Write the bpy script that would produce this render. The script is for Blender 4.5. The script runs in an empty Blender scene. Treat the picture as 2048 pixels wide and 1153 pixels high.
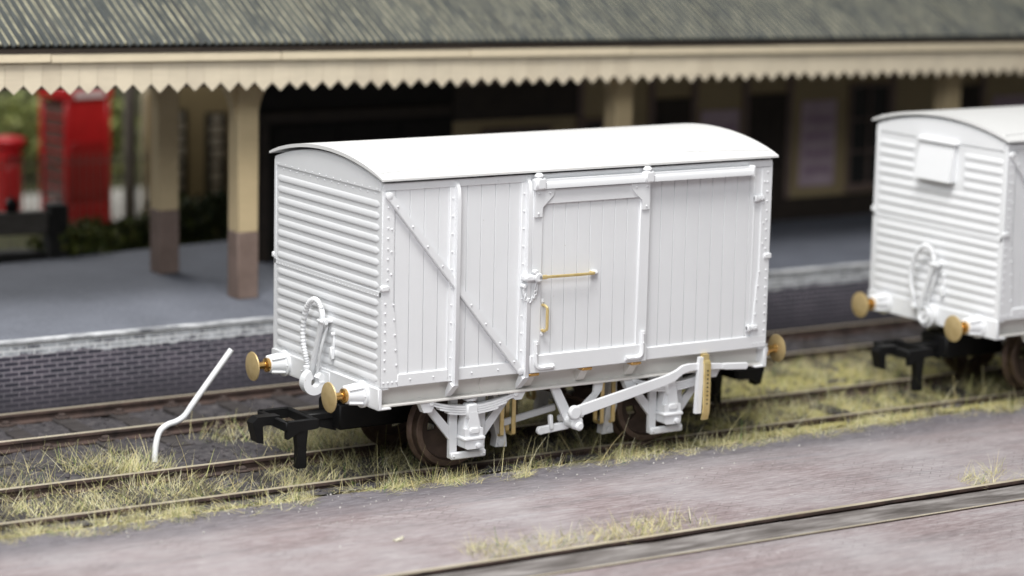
import bpy, bmesh, math, random
import numpy as np
from mathutils import Vector, Matrix, noise
random.seed(7); rng = np.random.default_rng(7)
S = bpy.context.scene; C = S.collection; PI = math.pi

# ------------------------------------------------------------------ mesh builder
class MB:
    def __init__(s): s.v = []; s.f = []; s.T = None
    def add(s, vs, fs):
        n = len(s.v)
        if s.T is not None: vs = [s.T @ Vector(v) for v in vs]
        s.v += [tuple(v) for v in vs]; s.f += [tuple(i+n for i in f) for f in fs]
        return s
    def box(s, x0, x1, y0, y1, z0, z1, b=0.0, M=None):
        c = Vector(((x0+x1)/2, (y0+y1)/2, (z0+z1)/2)); h = (abs(x1-x0)/2, abs(y1-y0)/2, abs(z1-z0)/2)
        b = min(b, min(h)*.9)
        if b <= 0:
            vs = [Vector((sx*h[0], sy*h[1], sz*h[2])) for sx in (-1,1) for sy in (-1,1) for sz in (-1,1)]
            fs = [(0,1,3,2),(4,6,7,5),(0,4,5,1),(2,3,7,6),(0,2,6,4),(1,5,7,3)]
        else:
            vs = []; ix = {}
            for sx in (-1,1):
                for sy in (-1,1):
                    for sz in (-1,1):
                        for a in range(3):
                            p = [sx*(h[0]-b), sy*(h[1]-b), sz*(h[2]-b)]; p[a] = (sx,sy,sz)[a]*h[a]
                            ix[(sx,sy,sz,a)] = len(vs); vs.append(Vector(p))
            fs = []
            for a in range(3):
                o = [k for k in range(3) if k != a]
                for sg in (-1,1):
                    q = []
                    for (u,w) in ((-1,-1),(1,-1),(1,1),(-1,1)):
                        t = [0,0,0]; t[a] = sg; t[o[0]] = u; t[o[1]] = w; q.append(ix[(*t,a)])
                    fs.append(q)
                for u in (-1,1):
                    for w in (-1,1):
                        t0 = [0,0,0]; t1 = [0,0,0]; t0[a] = -1; t1[a] = 1
                        for t in (t0,t1): t[o[0]] = u; t[o[1]] = w
                        fs.append((ix[(*t0,o[0])], ix[(*t1,o[0])], ix[(*t1,o[1])], ix[(*t0,o[1])]))
            for sx in (-1,1):
                for sy in (-1,1):
                    for sz in (-1,1): fs.append(tuple(ix[(sx,sy,sz,a)] for a in range(3)))
        if M is not None: vs = [M @ v for v in vs]
        return s.add([v+c for v in vs], fs)
    def prism(s, poly, axis, a0, a1):
        """polygon in the two axes other than `axis` (kept in x,y,z order), extruded from a0 to a1"""
        o = [k for k in range(3) if k != axis]; vs = []
        for a in (a0, a1):
            for p in poly:
                t = [0,0,0]; t[axis] = a; t[o[0]] = p[0]; t[o[1]] = p[1]; vs.append(t)
        n = len(poly)
        return s.add(vs, [tuple(range(n)), tuple(range(2*n-1, n-1, -1))] + [(i,(i+1)%n,n+(i+1)%n,n+i) for i in range(n)])
    def bar(s, p, q, w, t, up=(0,0,1), b=0.0):
        """straight bar from p to q, w across (along up), t the other way"""
        p = Vector(p); q = Vector(q); d = (q-p); L = d.length; d.normalize()
        u = Vector(up); r = d.cross(u).normalized(); u = r.cross(d)
        m = Matrix((d, r, u)).transposed()
        n = len(s.v); T = s.T; s.T = None
        mm = MB(); mm.box(-L/2, L/2, -t/2, t/2, -w/2, w/2, b)
        s.T = T
        return s.add([m @ Vector(v) + (p+q)/2 for v in mm.v], mm.f)
    def lathe(s, prof, axis, c, n=24):
        """prof: list of (along, radius)"""
        o = [k for k in range(3) if k != axis]; vs = []; m = len(prof)
        for i in range(n):
            a = 2*PI*i/n
            for (h, r) in prof:
                t = [0,0,0]; t[axis] = h; t[o[0]] = r*math.cos(a); t[o[1]] = r*math.sin(a); vs.append([t[k]+c[k] for k in range(3)])
        fs = [(i*m+j, i*m+j+1, ((i+1)%n)*m+j+1, ((i+1)%n)*m+j) for i in range(n) for j in range(m-1)]
        fs += [tuple(i*m for i in range(n)), tuple(i*m+m-1 for i in range(n-1,-1,-1))]
        return s.add(vs, fs)
    def cyl(s, axis, c, r, a0, a1, n=16, b=0.0):
        return s.lathe([(a0, max(r-b,1e-3)), (a0+b, r), (a1-b, r), (a1, max(r-b,1e-3))] if b else [(a0,r),(a1,r)], axis, c, n)
    def tube(s, path, r, n=8):
        P = [Vector(p) for p in path]; R = r if isinstance(r, (list,tuple)) else [r]*len(P); vs = []
        d0 = (P[1]-P[0]).normalized(); u = d0.orthogonal().normalized()
        for i, p in enumerate(P):
            d = (P[min(i+1,len(P)-1)]-P[max(i-1,0)]).normalized()
            u = (u - d*u.dot(d)).normalized(); w = d.cross(u)
            for k in range(n):
                a = 2*PI*k/n; vs.append(p + (u*math.cos(a)+w*math.sin(a))*R[i])
        fs = [(i*n+k, i*n+(k+1)%n, (i+1)*n+(k+1)%n, (i+1)*n+k) for i in range(len(P)-1) for k in range(n)]
        fs += [tuple(range(n-1,-1,-1)), tuple((len(P)-1)*n+k for k in range(n))]
        return s.add(vs, fs)
    def rivet(s, p, axis, sg, r=0.022, h=0.018):
        r *= .58; h *= .72
        o = [k for k in range(3) if k != axis]; vs = []; n = 8
        for (rr, hh) in ((1,-.15),(.85,.55),(.45,.92)):
            for k in range(n):
                a = 2*PI*k/n; t = list(p); t[o[0]] += r*rr*math.cos(a); t[o[1]] += r*rr*math.sin(a); t[axis] += sg*h*hh; vs.append(t)
        fs = [(j*n+k, j*n+(k+1)%n, (j+1)*n+(k+1)%n, (j+1)*n+k) for j in range(2) for k in range(n)] + [tuple(2*n+k for k in range(n))]
        return s.add(vs, fs)
    def build(s, name, mat, parent=None, smooth=True, ang=38, recalc=True):
        me = bpy.data.meshes.new(name); me.from_pydata(s.v, [], s.f)
        if recalc:
            bm = bmesh.new(); bm.from_mesh(me); bmesh.ops.recalc_face_normals(bm, faces=bm.faces); bm.to_mesh(me); bm.free()
        if smooth:
            me.polygons.foreach_set('use_smooth', [True]*len(me.polygons)); me.set_sharp_from_angle(angle=math.radians(ang))
        me.materials.append(mat)
        o = bpy.data.objects.new(name, me); C.objects.link(o)
        if parent is not None: o.parent = parent
        return o

def empty(name, loc=(0,0,0), rot=(0,0,0)):
    o = bpy.data.objects.new(name, None); o.location = loc; o.rotation_euler = rot; C.objects.link(o); return o
def tag(o, label, cat, group=None, kind=None):
    o['label'] = label; o['category'] = cat
    if group: o['group'] = group
    if kind: o['kind'] = kind
    return o
def struct(o): o['kind'] = 'structure'; return o
def bez(pts, n=8):
    """Catmull-Rom through pts"""
    P = [Vector(p) for p in pts]; P = [P[0]*2-P[1]] + P + [P[-1]*2-P[-2]]; out = []
    for i in range(1, len(P)-2):
        for k in range(n):
            t = k/n; a,b,c,d = P[i-1:i+3]
            out.append(.5*((2*b)+(c-a)*t+(2*a-5*b+4*c-d)*t*t+(3*b-a-3*c+d)*t**3))
    return out + [P[-2]]

# ------------------------------------------------------------------ materials
def newmat(name):
    m = bpy.data.materials.new(name); m.use_nodes = True; nt = m.node_tree
    return m, nt, nt.nodes['Principled BSDF']
def N(nt, typ, **kw):
    n = nt.nodes.new(typ)
    for k, v in kw.items():
        if k in n.inputs: n.inputs[k].default_value = v
        else: setattr(n, k, v)
    return n
def rgba(c): return (*c, 1.0)
def coords(nt, scale=(1,1,1), rot=(0,0,0)):
    t = N(nt, 'ShaderNodeTexCoord'); m = N(nt, 'ShaderNodeMapping'); m.inputs['Scale'].default_value = scale; m.inputs['Rotation'].default_value = rot
    nt.links.new(t.outputs['Object'], m.inputs['Vector']); return m.outputs['Vector']
def noise_n(nt, vec, sc, det=5, rough=.6):
    n = N(nt, 'ShaderNodeTexNoise'); n.inputs['Scale'].default_value = sc; n.inputs['Detail'].default_value = det; n.inputs['Roughness'].default_value = rough
    nt.links.new(vec, n.inputs['Vector']); return n.outputs['Fac']
def ramp(nt, fac, stops):
    r = N(nt, 'ShaderNodeValToRGB'); e = r.color_ramp.elements
    while len(e) < len(stops): e.new(.5)
    for i, (p, c) in enumerate(stops):
        e[i].position = p; e[i].color = rgba(c) if len(c) == 3 else c
    nt.links.new(fac, r.inputs['Fac']); return r.outputs['Color']
def mix(nt, fac, a, b, mode='MIX'):
    m = N(nt, 'ShaderNodeMix', data_type='RGBA', blend_type=mode)
    for s, val in ((m.inputs[0], fac), (m.inputs[6], a), (m.inputs[7], b)):
        if hasattr(val, 'is_linked'): nt.links.new(val, s)
        elif isinstance(val, (int,float)): s.default_value = val
        else: s.default_value = rgba(val)
    return m.outputs[2]
def bump(nt, bs, h, strength=.3, dist=.02):
    b = N(nt, 'ShaderNodeBump'); b.inputs['Strength'].default_value = strength; b.inputs['Distance'].default_value = dist
    nt.links.new(h, b.inputs['Height']); nt.links.new(b.outputs['Normal'], bs.inputs['Normal'])
def noisy(name, stops, sc=6, scale=(1,1,1), rough=.8, bumps=(0,.02), det=6, metal=0.0, spec=.5):
    m, nt, bs = newmat(name); v = coords(nt, scale); f = noise_n(nt, v, sc, det)
    nt.links.new(ramp(nt, f, stops), bs.inputs['Base Color'])
    bs.inputs['Roughness'].default_value = rough; bs.inputs['Metallic'].default_value = metal; bs.inputs['Specular IOR Level'].default_value = spec
    if bumps[0]: bump(nt, bs, f, bumps[0], bumps[1])
    return m
def math_n(nt, op, a, b=None):
    n = N(nt, 'ShaderNodeMath', operation=op)
    for i, v in enumerate((a, b)):
        if v is None: continue
        if hasattr(v, 'is_linked'): nt.links.new(v, n.inputs[i])
        else: n.inputs[i].default_value = v
    return n.outputs[0]

def white_plastic(name, base, dust):
    m, nt, bs = newmat(name); v = coords(nt)
    f = noise_n(nt, v, 1.7, 4); col = ramp(nt, f, [(.3, tuple(c*.965 for c in base)), (.7, base)])
    sp = noise_n(nt, v, 26, 2, .5); k = ramp(nt, sp, [(.77,(0,0,0)),(.80,(1,1,1))])
    col = mix(nt, k, col, dust)
    nt.links.new(col, bs.inputs['Base Color']); bs.inputs['Roughness'].default_value = .42
    bs.inputs['Subsurface Weight'].default_value = 0.0; bs.inputs['Specular IOR Level'].default_value = .4
    f2 = noise_n(nt, v, 9, 4); bump(nt, bs, f2, .05, .02)
    return m
M = {}
M['white'] = white_plastic('white_plastic', (.75,.76,.775), (.56,.54,.50))
M['whitesole'] = white_plastic('grey_white_plastic', (.70,.685,.65), (.5,.47,.42))
M['roofw'] = white_plastic('ivory_roof_plastic', (.70,.70,.692), (.65,.63,.60))
M['brass'] = noisy('brass', [(.3,(.70,.52,.20)),(.7,(.86,.70,.36))], 8, rough=.36, metal=.65, bumps=(.05,.01))
M['brassface'] = noisy('turned_brass_face', [(.3,(.50,.37,.17)),(.7,(.62,.48,.25))], 10, rough=.5, metal=.45, bumps=(.05,.01))
M['copper'] = noisy('copper_rod', [(.3,(.62,.36,.11)),(.7,(.80,.52,.20))], 8, rough=.25, metal=.95)
M['wheel'] = noisy('blackened_wheel_metal', [(.3,(.10,.070,.055)),(.7,(.20,.145,.115))], 6, rough=.36, metal=.7, bumps=(.1,.01))
M['disc'] = noisy('dark_wheel_disc', [(.3,(.045,.030,.024)),(.7,(.095,.064,.050))], 5, rough=.5, metal=.4)
M['tread'] = noisy('wheel_tread', [(.3,(.04,.03,.027)),(.7,(.10,.08,.07))], 6, rough=.34, metal=.8)
M['black'] = noisy('black_plastic', [(.3,(.004,.004,.0045)),(.7,(.007,.007,.0075))], 5, rough=.55, bumps=(.05,.01), spec=.25)
M['under'] = noisy('underframe_grey_plastic', [(.3,(.5,.49,.47)),(.7,(.56,.55,.52))], 4, rough=.5)  # plain grey plastic of the floor frame and vacuum cylinder
M['axle'] = noisy('steel_axle', [(.3,(.05,.045,.04)),(.7,(.1,.09,.08))], 4, rough=.4, metal=.7)

# ------------------------------------------------------------------ the goods van
HL, HW = 2.665, 1.277; ZB, ZT = 1.15, 3.434; WB = 1.372
def arc_z(y, y1=1.277, rise=.195): # roof underside
    R = (y1*y1+rise*rise)/(2*rise); return ZT - (R-rise) + math.sqrt(max(R*R-y*y, 0))

def flip(m, s):
    if s > 0: m.T = Matrix.Diagonal((1,-1,1,1))
    return m

def make_van(cx, label, hood):
    van = empty('goods_van', (cx,0,0)); tag(van, label, 'goods wagon', 'white goods wagons on the siding')
    W = M['white']
    # carcass behind the sheeting: floor, ends and core
    b = MB(); b.box(-HL+.03, HL-.03, -HW+.024, HW-.024, ZB+.004, ZT-.02)
    pts = [(-HW+.045, ZT-.02)] + [(y, arc_z(y)-.012) for y in np.linspace(-HW+.045, HW-.045, 17)] + [(HW-.045, ZT-.02)]
    b.prism(pts[1:-1], 0, -HL+.03, HL-.03); b.build('body', W, van)
    # ---- roof
    r = MB(); prof = []
    ys = np.linspace(-1.335, 1.335, 33)
    f = lambda y, d: arc_z(y*1.277/1.335)+d + .012
    poly = [(y, f(y,.010)) for y in ys] + [(y, f(y,.050)-.016*abs(y/1.335)**8) for y in ys[::-1]]
    r.prism(poly, 0, -HL-.046, HL+.046); ro = r.build('roof', M['roofw'], van, ang=30)
    for sg in (-1,1):
        t = MB(); P = []
        for x in np.linspace(-HL, HL, 61):
            y = sg*(1.20 - .14*(1-(x/HL)**2)); P.append((x, y, f(abs(y),.049)))
        t.tube(P, .011, 6); t.build('rain_strip', M['roofw'], ro)
    # ---- ends
    for sg in (-1,1):
        e = MB(); x0 = sg*(HL-.03); x1 = sg*HL
        pts = [(-HW, ZB)] + [(-HW, ZT-.03)] + [(y, arc_z(y)-.006) for y in np.linspace(-HW+.04, HW-.04, 17)] + [(HW, ZT-.03), (HW, ZB)]
        e.prism(pts, 0, x0, x1)
        # arched head sheet a little proud, its seam and the waist seam
        hz = 3.335
        arc = [(y, arc_z(y)-.02) for y in np.linspace(-1.215, 1.215, 17)]
        e.prism([(-1.215,hz)] + arc + [(1.215,hz)], 0, x1, x1+sg*.012)
        e.box(x1, x1+sg*.007, -HW+.01, HW-.01, 2.165, 2.225, .003)
        e.box(x1, x1+sg*.007, -HW, -HW+.05, ZB, ZT-.04, .006); e.box(x1, x1+sg*.007, HW-.05, HW, ZB, ZT-.04, .006)
        zs = [3.19-.1287*i for i in range(8)] + [2.095-.122*i for i in range(8)]
        def rib(z, y0, y1):
            n = 40; m = 8; vs = []
            for i in range(n+1):
                t = i/n; L = y1-y0; y = y0+L*t; d = min(t, 1-t)*L
                k = 1.0 if d > .06 else math.sqrt(max(1-(1-d/.06)**2, 0)); k = max(k, .06)
                for j in range(m+1):
                    a = PI*j/m; vs.append((x1+sg*(math.sin(a)*.0135*k-.0015), y, z+math.cos(a)*.040*(.3+.7*k) - .014*math.sin(a)*k))
            fs = [(i*(m+1)+j, i*(m+1)+j+1, (i+1)*(m+1)+j+1, (i+1)*(m+1)+j) for i in range(n) for j in range(m)]
            e.add(vs, fs)
        for i, z in enumerate(zs):
            if hood and i < 4: rib(z, -1.212, -.47); rib(z, .49, 1.212)
            else: rib(z, -1.212, 1.212)
        for i in range(15):
            y = -1.16+i*2.32/14; e.rivet((x1+sg*.010, y, hz+.02), 0, sg, .014, .014)
            e.rivet((x1, y+.06, hz-.035), 0, sg, .014, .014)
        for i in range(34): e.rivet((x1+sg*.007, -1.2+i*2.4/33, 2.182), 0, sg, .010, .010)
        for i in range(20): e.rivet((x1, -1.16+i*2.32/19, ZB+.045), 0, sg, .012, .012)
        eo = e.build('end_panel', W, van)
        if hood and sg < 0:
            h = MB(); h.prism([(x1,3.30),(x1-.045,3.30),(x1-.13,2.82),(x1,2.82)], 1, -.33, .35); ho = h.build('ventilator_hood', W, van)
            c = MB(); c.box(x1-.085, x1+.01, -.375, .395, 3.302, 3.352, .012); c.build('hood_cap', W, ho)
    # ---- sides
    for sd in (-1,1):
        Y = -HW                                   # built for the front, mirrored for the back
        p = flip(MB(), sd); w = .1835
        def planks(x0, x1, z0, z1, yf, d=.035, off=0):
            x = x0 + (off if off else 0)
            if off: p.box(x0+.0035, x-.0035, yf, yf+d, z0, z1, .0018)
            while x < x1-.02:
                e2 = min(x+w, x1); p.box(x+.0035, e2-.0035, yf, yf+d, z0, z1, .0018); x += w
        planks(-2.60, -.78, ZB+.01, ZT-.03, Y+.012, .035, .1); planks(.80, 2.66, ZB+.01, ZT-.03, Y+.012, .035, .08)
        planks(-.78, .80, ZB+.01, ZT-.03, Y+.03, .016)
        p.build('side_planking', W, van)
        fr = flip(MB(), sd)
        fr.box(-HL+.001, HL-.001, Y-.004, Y+.03, 3.345, ZT-.006, .006)          # cantrail
        fr.box(-2.46, -.85, Y-.012, Y+.02, ZB+.002, 1.295, .008)                 # bottom rails
        fr.box(.86, HL-.001, Y-.012, Y+.02, ZB+.002, 1.30, .008)
        for k in (-1.29, .3): pass
        for x in (-2.3,-2.0,-1.5,-1.15): fr.rivet((x, Y-.012, 1.225), 1, -1, .02, .016)
        for x in (-1.5,-1.2): fr.rivet((x, Y-.004, 3.39), 1, -1, .014, .012)
        for x in (1.6,2.3): fr.rivet((x, Y-.004, 3.39), 1, -1, .016, .014)
        fr.build('side_rail', W, van)
        for sx in (-1,1):                                                        # corner plates
            c = flip(MB(), sd); q = lambda x: sx*x
            poly = [(q(2.664),ZB+.003),(q(2.44),ZB+.003),(q(2.50),1.95),(q(2.525),2.12),(q(2.525),3.34),(q(2.664),3.34)]
            c.prism(poly, 1, Y-.006, Y+.02)
            for i in range(9): c.rivet((q(2.625), Y-.006, 1.36+.105*i), 1, -1) if i != 8 else None
            for i in range(5): c.rivet((q(2.475+.012*i), Y-.006, 1.40+.17*i), 1, -1)
            for i in range(4): c.rivet((q(2.47+.055*i), Y-.006, 1.21), 1, -1)
            for i in range(9): c.rivet((q(2.60), Y-.006, 2.36+.115*i), 1, -1)
            for i in range(4): c.rivet((q(2.555), Y-.006, 2.42+.25*i), 1, -1)
            c.box(q(2.58), q(2.69), Y-.03, Y+.02, 2.235, 2.30, .012); c.build('corner_plate', W, van)
        for x in (-1.735, -.80):                                                 # T stanchions
            t = flip(MB(), sd)
            t.prism([(Y+.0,3.42),(Y-.06,3.33),(Y-.075,3.2),(Y-.078,1.12),(Y-.055,1.09),(Y+.0,1.09)], 0, x-.022, x+.022)
            t.box(x-.085, x-.018, Y-.0155, Y+.02, ZB+.003, 3.343, .004)
            for i in range(11): t.rivet((x-.052, Y-.0155, 1.22+.2*i), 1, -1, .020, .016)
            # knee down to the solebar
            t.prism([(Y-.06,1.10),(Y-.09,1.115),(Y+.09,.955),(Y+.09,1.02),(Y+.02,1.14),(Y-.0,1.14)], 0, x-.045, x+.03)
            t.build('stanchion', W, van)
        d = flip(MB(), sd)
        a, z = Vector((-2.60, Y-.028, 3.29)), Vector((-.86, Y-.028, 1.19))
        d.bar(a, z, .095, .03, (0,-1,0), .008) if False else None
        dv = (z-a).normalized(); nv = Vector((-dv.z,0,dv.x))
        def strip(h, y0, y1):
            vs = [];
            for y in (y0,y1):
                for (pp,s1) in ((a,-1),(a,1),(z,1),(z,-1)): vs.append(pp+nv*h*s1+Vector((0,y-pp.y,0)))
            d.add(vs, [(0,1,2,3),(7,6,5,4),(0,4,5,1),(1,5,6,2),(2,6,7,3),(3,7,4,0)])
        strip(.043, Y-.036, Y+.01); strip(.034, Y-.043, Y-.0355)
        vs = []; n2 = nv*.036
        d.lathe([(Y-.046,.034),(Y-.038,.046),(Y,.046)], 1, (a.x,0,a.z), 14); d.lathe([(Y-.046,.034),(Y-.038,.046),(Y,.046)], 1, (z.x,0,z.z), 14)
        for i in range(9): c0 = a+(z-a)*((i+.5)/9); d.rivet((c0.x, Y-.043, c0.z), 1, -1, .021, .018)
        d.build('diagonal_brace', W, van)
        # sliding door
        D = empty('door'); D.parent = van
        dp = flip(MB(), sd); x = -.64; dp.box(-.64,.72,Y-.024,Y+.004,1.305,3.19)
        for i in range(8): dp.box(x+.0035, x+.1665, Y-.035, Y+.005, 1.30, 3.2, .0018); x += .17
        dp.build('door_planking', W, D)
        df = flip(MB(), sd); yf = Y-.062
        df.box(-.765,-.625,yf,Y+.01,1.157,3.262,.007); df.box(.715,.858,yf,Y+.01,1.157,3.262,.007)
        df.box(-.765,.858,yf-.012,Y+.008,1.154,1.36,.009); df.box(-.625,.715,yf-.003,Y+.008,3.09,3.258,.007)
        for sg, xc in ((1,-.70),(-1,.785)):
            df.prism([(xc-sg*.045,3.262),(xc+sg*.24*.9,3.262),(xc+sg*.20,3.19),(xc+sg*.06,3.06),(xc+sg*.05,2.95),(xc-sg*.045,2.95)], 1, yf-.022, yf)
            for (ux,uz) in ((0,3.22),(.15,3.22),(0,2.99)): df.rivet((xc+sg*ux, yf-.022, uz), 1, -1, .022, .02)
        df.build('door_frame', W, D)
        for sg, xc in ((1,-.69),(-1,.79)):
            s2 = flip(MB(), sd); pth = [(xc, yf-.014, 1.52),(xc, yf-.014, 1.31),(xc+sg*.012, yf-.016, 1.245),(xc+sg*.05, yf-.022, 1.215),(xc+sg*.12, yf-.024, 1.213),(xc+sg*.24, yf-.024, 1.218)]
            s2.tube(bez(pth,4), .030, 8)
            for pz in (1.49,1.38): s2.rivet((xc, yf-.04, pz), 1, -1, .018, .02)
            for px in (.1,.2): s2.rivet((xc+sg*px, yf-.052, 1.215), 1, -1, .018, .02)
            s2.build('corner_strap', W, D)
        h = flip(MB(), sd); yy = Y-.035                                          # grab handle
        h.tube([(-.585,yy+.01,1.93),(-.585,yy-.05,1.93),(-.575,yy-.085,1.905),(-.575,yy-.09,1.88),(-.575,yy-.09,1.69),(-.575,yy-.085,1.66),(-.585,yy-.05,1.635),(-.585,yy+.01,1.635)], .018, 8)
        h.build('door_handle', M['brass'], D)
        h = flip(MB(), sd)
        for z0, z1 in ((1.94,2.0),(1.56,1.625)):
            h = flip(MB(), sd); h.box(-.607,-.563,yy-.012,yy+.02,z0,z1,.01); h.rivet((-.585,yy-.012,(z0+z1)/2),1,-1,.017,.02); h.build('handle_lug', W, D)
        h = flip(MB(), sd)
        h.tube([(-.66,Y-.13,2.268),(-.1,Y-.13,2.262),(.05,Y-.125,2.262),(.062,Y-.11,2.262),(.062,Y-.03,2.262)], .0175, 8)
        h.tube([(-.665,Y-.13,2.268),(-.60,Y-.13,2.268)], .026, 8); h.build('latch_bar', M['brass'], D)
        h = flip(MB(), sd)
        h.box(-.87,-.71,Y-.12,Y-.0,2.225,2.30,.02); h.cyl(1,(-.71,0,2.27),.055,Y-.15,Y-.06,12,.012); h.box(-.72,-.655,Y-.15,Y-.06,2.235,2.30,.015); h.cyl(1,(-.74,0,2.33),.03,Y-.14,Y-.07,10,.008)
        h.build('latch_keeper', W, D); h = flip(MB(), sd)
        h.box(.05,.15,Y-.075,Y-.03,2.232,2.285,.015); h.rivet((.12,Y-.075,2.258),1,-1,.02,.02)
        h.build('bar_end_lug', W, D)
        h = flip(MB(), sd)
        for cen in bez([(-.715,Y-.10,2.22),(-.715,Y-.09,2.13),(-.735,Y-.085,2.05),(-.79,Y-.08,2.0),(-.84,Y-.075,2.03),(-.855,Y-.07,2.09),(-.86,Y-.065,2.15)],2):
            k = random.random()*PI; rr = .019
            h.tube([(cen.x+rr*math.cos(q)*math.cos(k), cen.y+rr*math.cos(q)*math.sin(k)*.6, cen.z+rr*1.35*math.sin(q)) for q in np.linspace(0,2*PI,9)], .0075, 6)
        h.cyl(1,(-.86,0,2.17),.026,Y-.09,Y-.02,10,.008); h.build('latch_chain', W, D)
        # door rail with hangers
        g = flip(MB(), sd)
        g.prism([(Y-.02,3.372),(Y-.075,3.372),(Y-.075,3.345),(Y-.105,3.335),(Y-.113,3.315),(Y-.113,3.272),(Y-.02,3.272)], 0, -.74, 2.31)
        g.box(2.29,2.33,Y-.12,Y-.0,3.25,3.385,.01); g.box(-.765,-.745,Y-.12,Y-.0,3.257,3.378,.008); g.build('door_rail', W, van)
        for xc in (-.69,.80):
            g = flip(MB(), sd); g.box(xc-.065,xc+.065,Y-.135,Y-.02,3.262,3.40,.02); g.box(xc-.06,xc+.05,Y-.12,Y-.02,3.38,3.45,.03); g.rivet((xc,Y-.12,3.42),1,-1,.03,.02)
            g.build('rail_hanger', W, D)
        for (x0,x1,z) in ((2.40,2.55,2.975),(2.36,2.52,1.405)):
            g = flip(MB(), sd); g.box(x0,x1,Y-.035,Y+.01,z-.03,z+.03,.01); g.box(x0,x0+.04,Y-.046,Y+.01,z-.038,z+.038,.010)
            for xx in (x0+.07,x0+.12): g.rivet((xx,Y-.035,z),1,-1,.016,.016)
            g.build('door_stop', W, van)
        g = flip(MB(), sd); g.box(2.415,2.432,Y+.007,Y+.02,1.31,3.25,.002); g.build('door_post', W, van)
        # door rollers under the sill
        for x in (-.68,.05,.74):
            g = flip(MB(), sd); g.box(x-.07,x+.07,Y-.05,Y+.07,1.112,1.150,.01); g.build('door_roller', M['copper'], van)
            g = flip(MB(), sd); g.prism([(Y-.02,1.148),(Y+.09,1.148),(Y+.155,1.148),(Y+.14,.975),(Y+.10,.975)], 0, x-.055, x+.045); g.build('floor_bracket', M['whitesole'], van)
        # solebar channel
        g = flip(MB(), sd)
        g.box(-HL+.01,HL-.01,Y+.14,Y+.19,.93,ZB+.003); g.box(-HL+.02,HL-.02,Y+.045,Y+.19,.918,.948,.008)
        g.lathe([(Y+.128,.12),(Y+.128,.128),(Y+.15,.128)],1,(-1.18,0,1.045),24)
        for i in range(14): g.rivet((-2.45+i*.37,Y+.14,.975),1,-1,.015,.012)
        g.build('solebar', M['whitesole'], van)
        # running gear
        for sx in (-1,1):
            ax = sx*1.383-.028; yw = Y+.20
            g = flip(MB(), sd)
            for o in (-.185,.185):
                g.box(ax+o-.055,ax+o+.055,yw,yw+.05,.20,.93,.008)
            for o in (-1,1):
                g.prism([(ax+o*.60,.86),(ax+o*.49,.86),(ax+o*.24,.58),(ax+o*.24,.42)], 1, yw+.002, yw+.045)
                g.box(ax+o*.49-.06,ax+o*.49+.06,yw+.002,yw+.045,.85,.93)
            g.box(ax-.235,ax+.235,yw-.045,yw+.002,.19,.275,.015)
            for o in (-.2,.2): g.rivet((ax+o,yw-.045,.232),1,-1,.025,.02)
            g.build('axle_guard', W, van)
            g = flip(MB(), sd); yb = Y+.035                                      # axle box
            bx = ax-.005
            g.prism([(bx-.115,.345),(bx-.09,.325),(bx+.09,.325),(bx+.115,.345),(bx+.122,.45),(bx-.122,.45)], 1, yb, yw+.03)
            g.prism([(bx-.122,.45),(bx+.122,.45),(bx+.118,.56),(bx-.118,.56)], 1, yb+.01, yw+.03)
            g.prism([(bx-.118,.56),(bx+.118,.56),(bx+.08,.76),(bx-.08,.76)], 1, yb+.06, yw+.02)
            g.prism([(bx-.078,.56),(bx+.078,.56),(bx+.046,.75),(bx-.046,.75)], 1, yb+.012, yb+.07)
            g.box(bx-.142,bx+.142,yb-.022,yw+.03,.425,.47,.015); g.box(bx-.065,bx+.065,yb-.012,yb+.02,.50,.575,.025)
            g.lathe([(yb-.035,.012),(yb-.03,.03),(yb+.02,.036)],1,(bx+.05,0,.365),12)
            g.build('axle_box', W, van)
            sp = flip(MB(), sd)                                                  # leaf spring
            for L in range(4):
                hl = (.56,.535,.44,.33)[L]; P = np.linspace(-hl, hl, 17); t0 = .027
                zf = lambda u, L=L: .80 + .10*(u/.56)**2 - L*t0
                poly = [(ax+u, zf(u)) for u in P] + [(ax+u, zf(u)+t0-.004) for u in P[::-1]]
                sp.prism(poly, 1, yb+.035, yb+.13)
            for o in (-1,1): sp.cyl(1,(ax+o*.56,0,.905),.032,yb+.02,yb+.145,10,.006)
            so = sp.build('leaf_spring', W, van)
            k = flip(MB(), sd); k.box(ax-.095,ax+.055,yb+.015,yb+.15,.67,.845,.02); k.build('spring_buckle', W, so)
            k = flip(MB(), sd)
            for o in (-1,1):
                xx = ax+o*.60; k.prism([(xx-.11,.922),(xx+.11,.922),(xx+.05,.80),(xx-.05,.80)] if o<0 else [(xx-.13,.922),(xx+.10,.922),(xx+.045,.83),(xx-.04,.83)], 1, yb+.04, yb+.13)
            k.build('spring_shoe', W, so)
            k = flip(MB(), sd); k.box(ax-.075,ax+.075,yb+.06,yb+.2,.862,.918,.02); k.box(ax-.03,ax+.03,yb+.04,yb+.08,.87,.91,.01); k.build('bump_stop', W, van)
            # wheel
            yo = -.735
            wprof = [(yo+.035,.05),(yo+.0,.06),(yo+.0,.10),(yo+.03,.13),(yo+.075,.20),(yo+.08,.34),(yo+.045,.375),(yo-.0,.39),(yo-.0,.455),(yo+.012,.462),(yo+.115,.466),(yo+.135,.50),(yo+.155,.512),(yo+.17,.50),(yo+.175,.44),(yo+.14,.37),(yo+.12,.3),(yo+.10,.12),(yo+.14,.07),(yo+.15,.05)]
            # disc with three holes: built as annular sectors
            g = flip(MB(), sd)
            rim = [(yo+.05,.368),(yo+.0,.39),(yo-.0,.452),(yo+.012,.462),(yo+.115,.466),(yo+.135,.50),(yo+.155,.512),(yo+.17,.50),(yo+.175,.44),(yo+.125,.368)]
            n = 64; m = len(rim); vs = []
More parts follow.
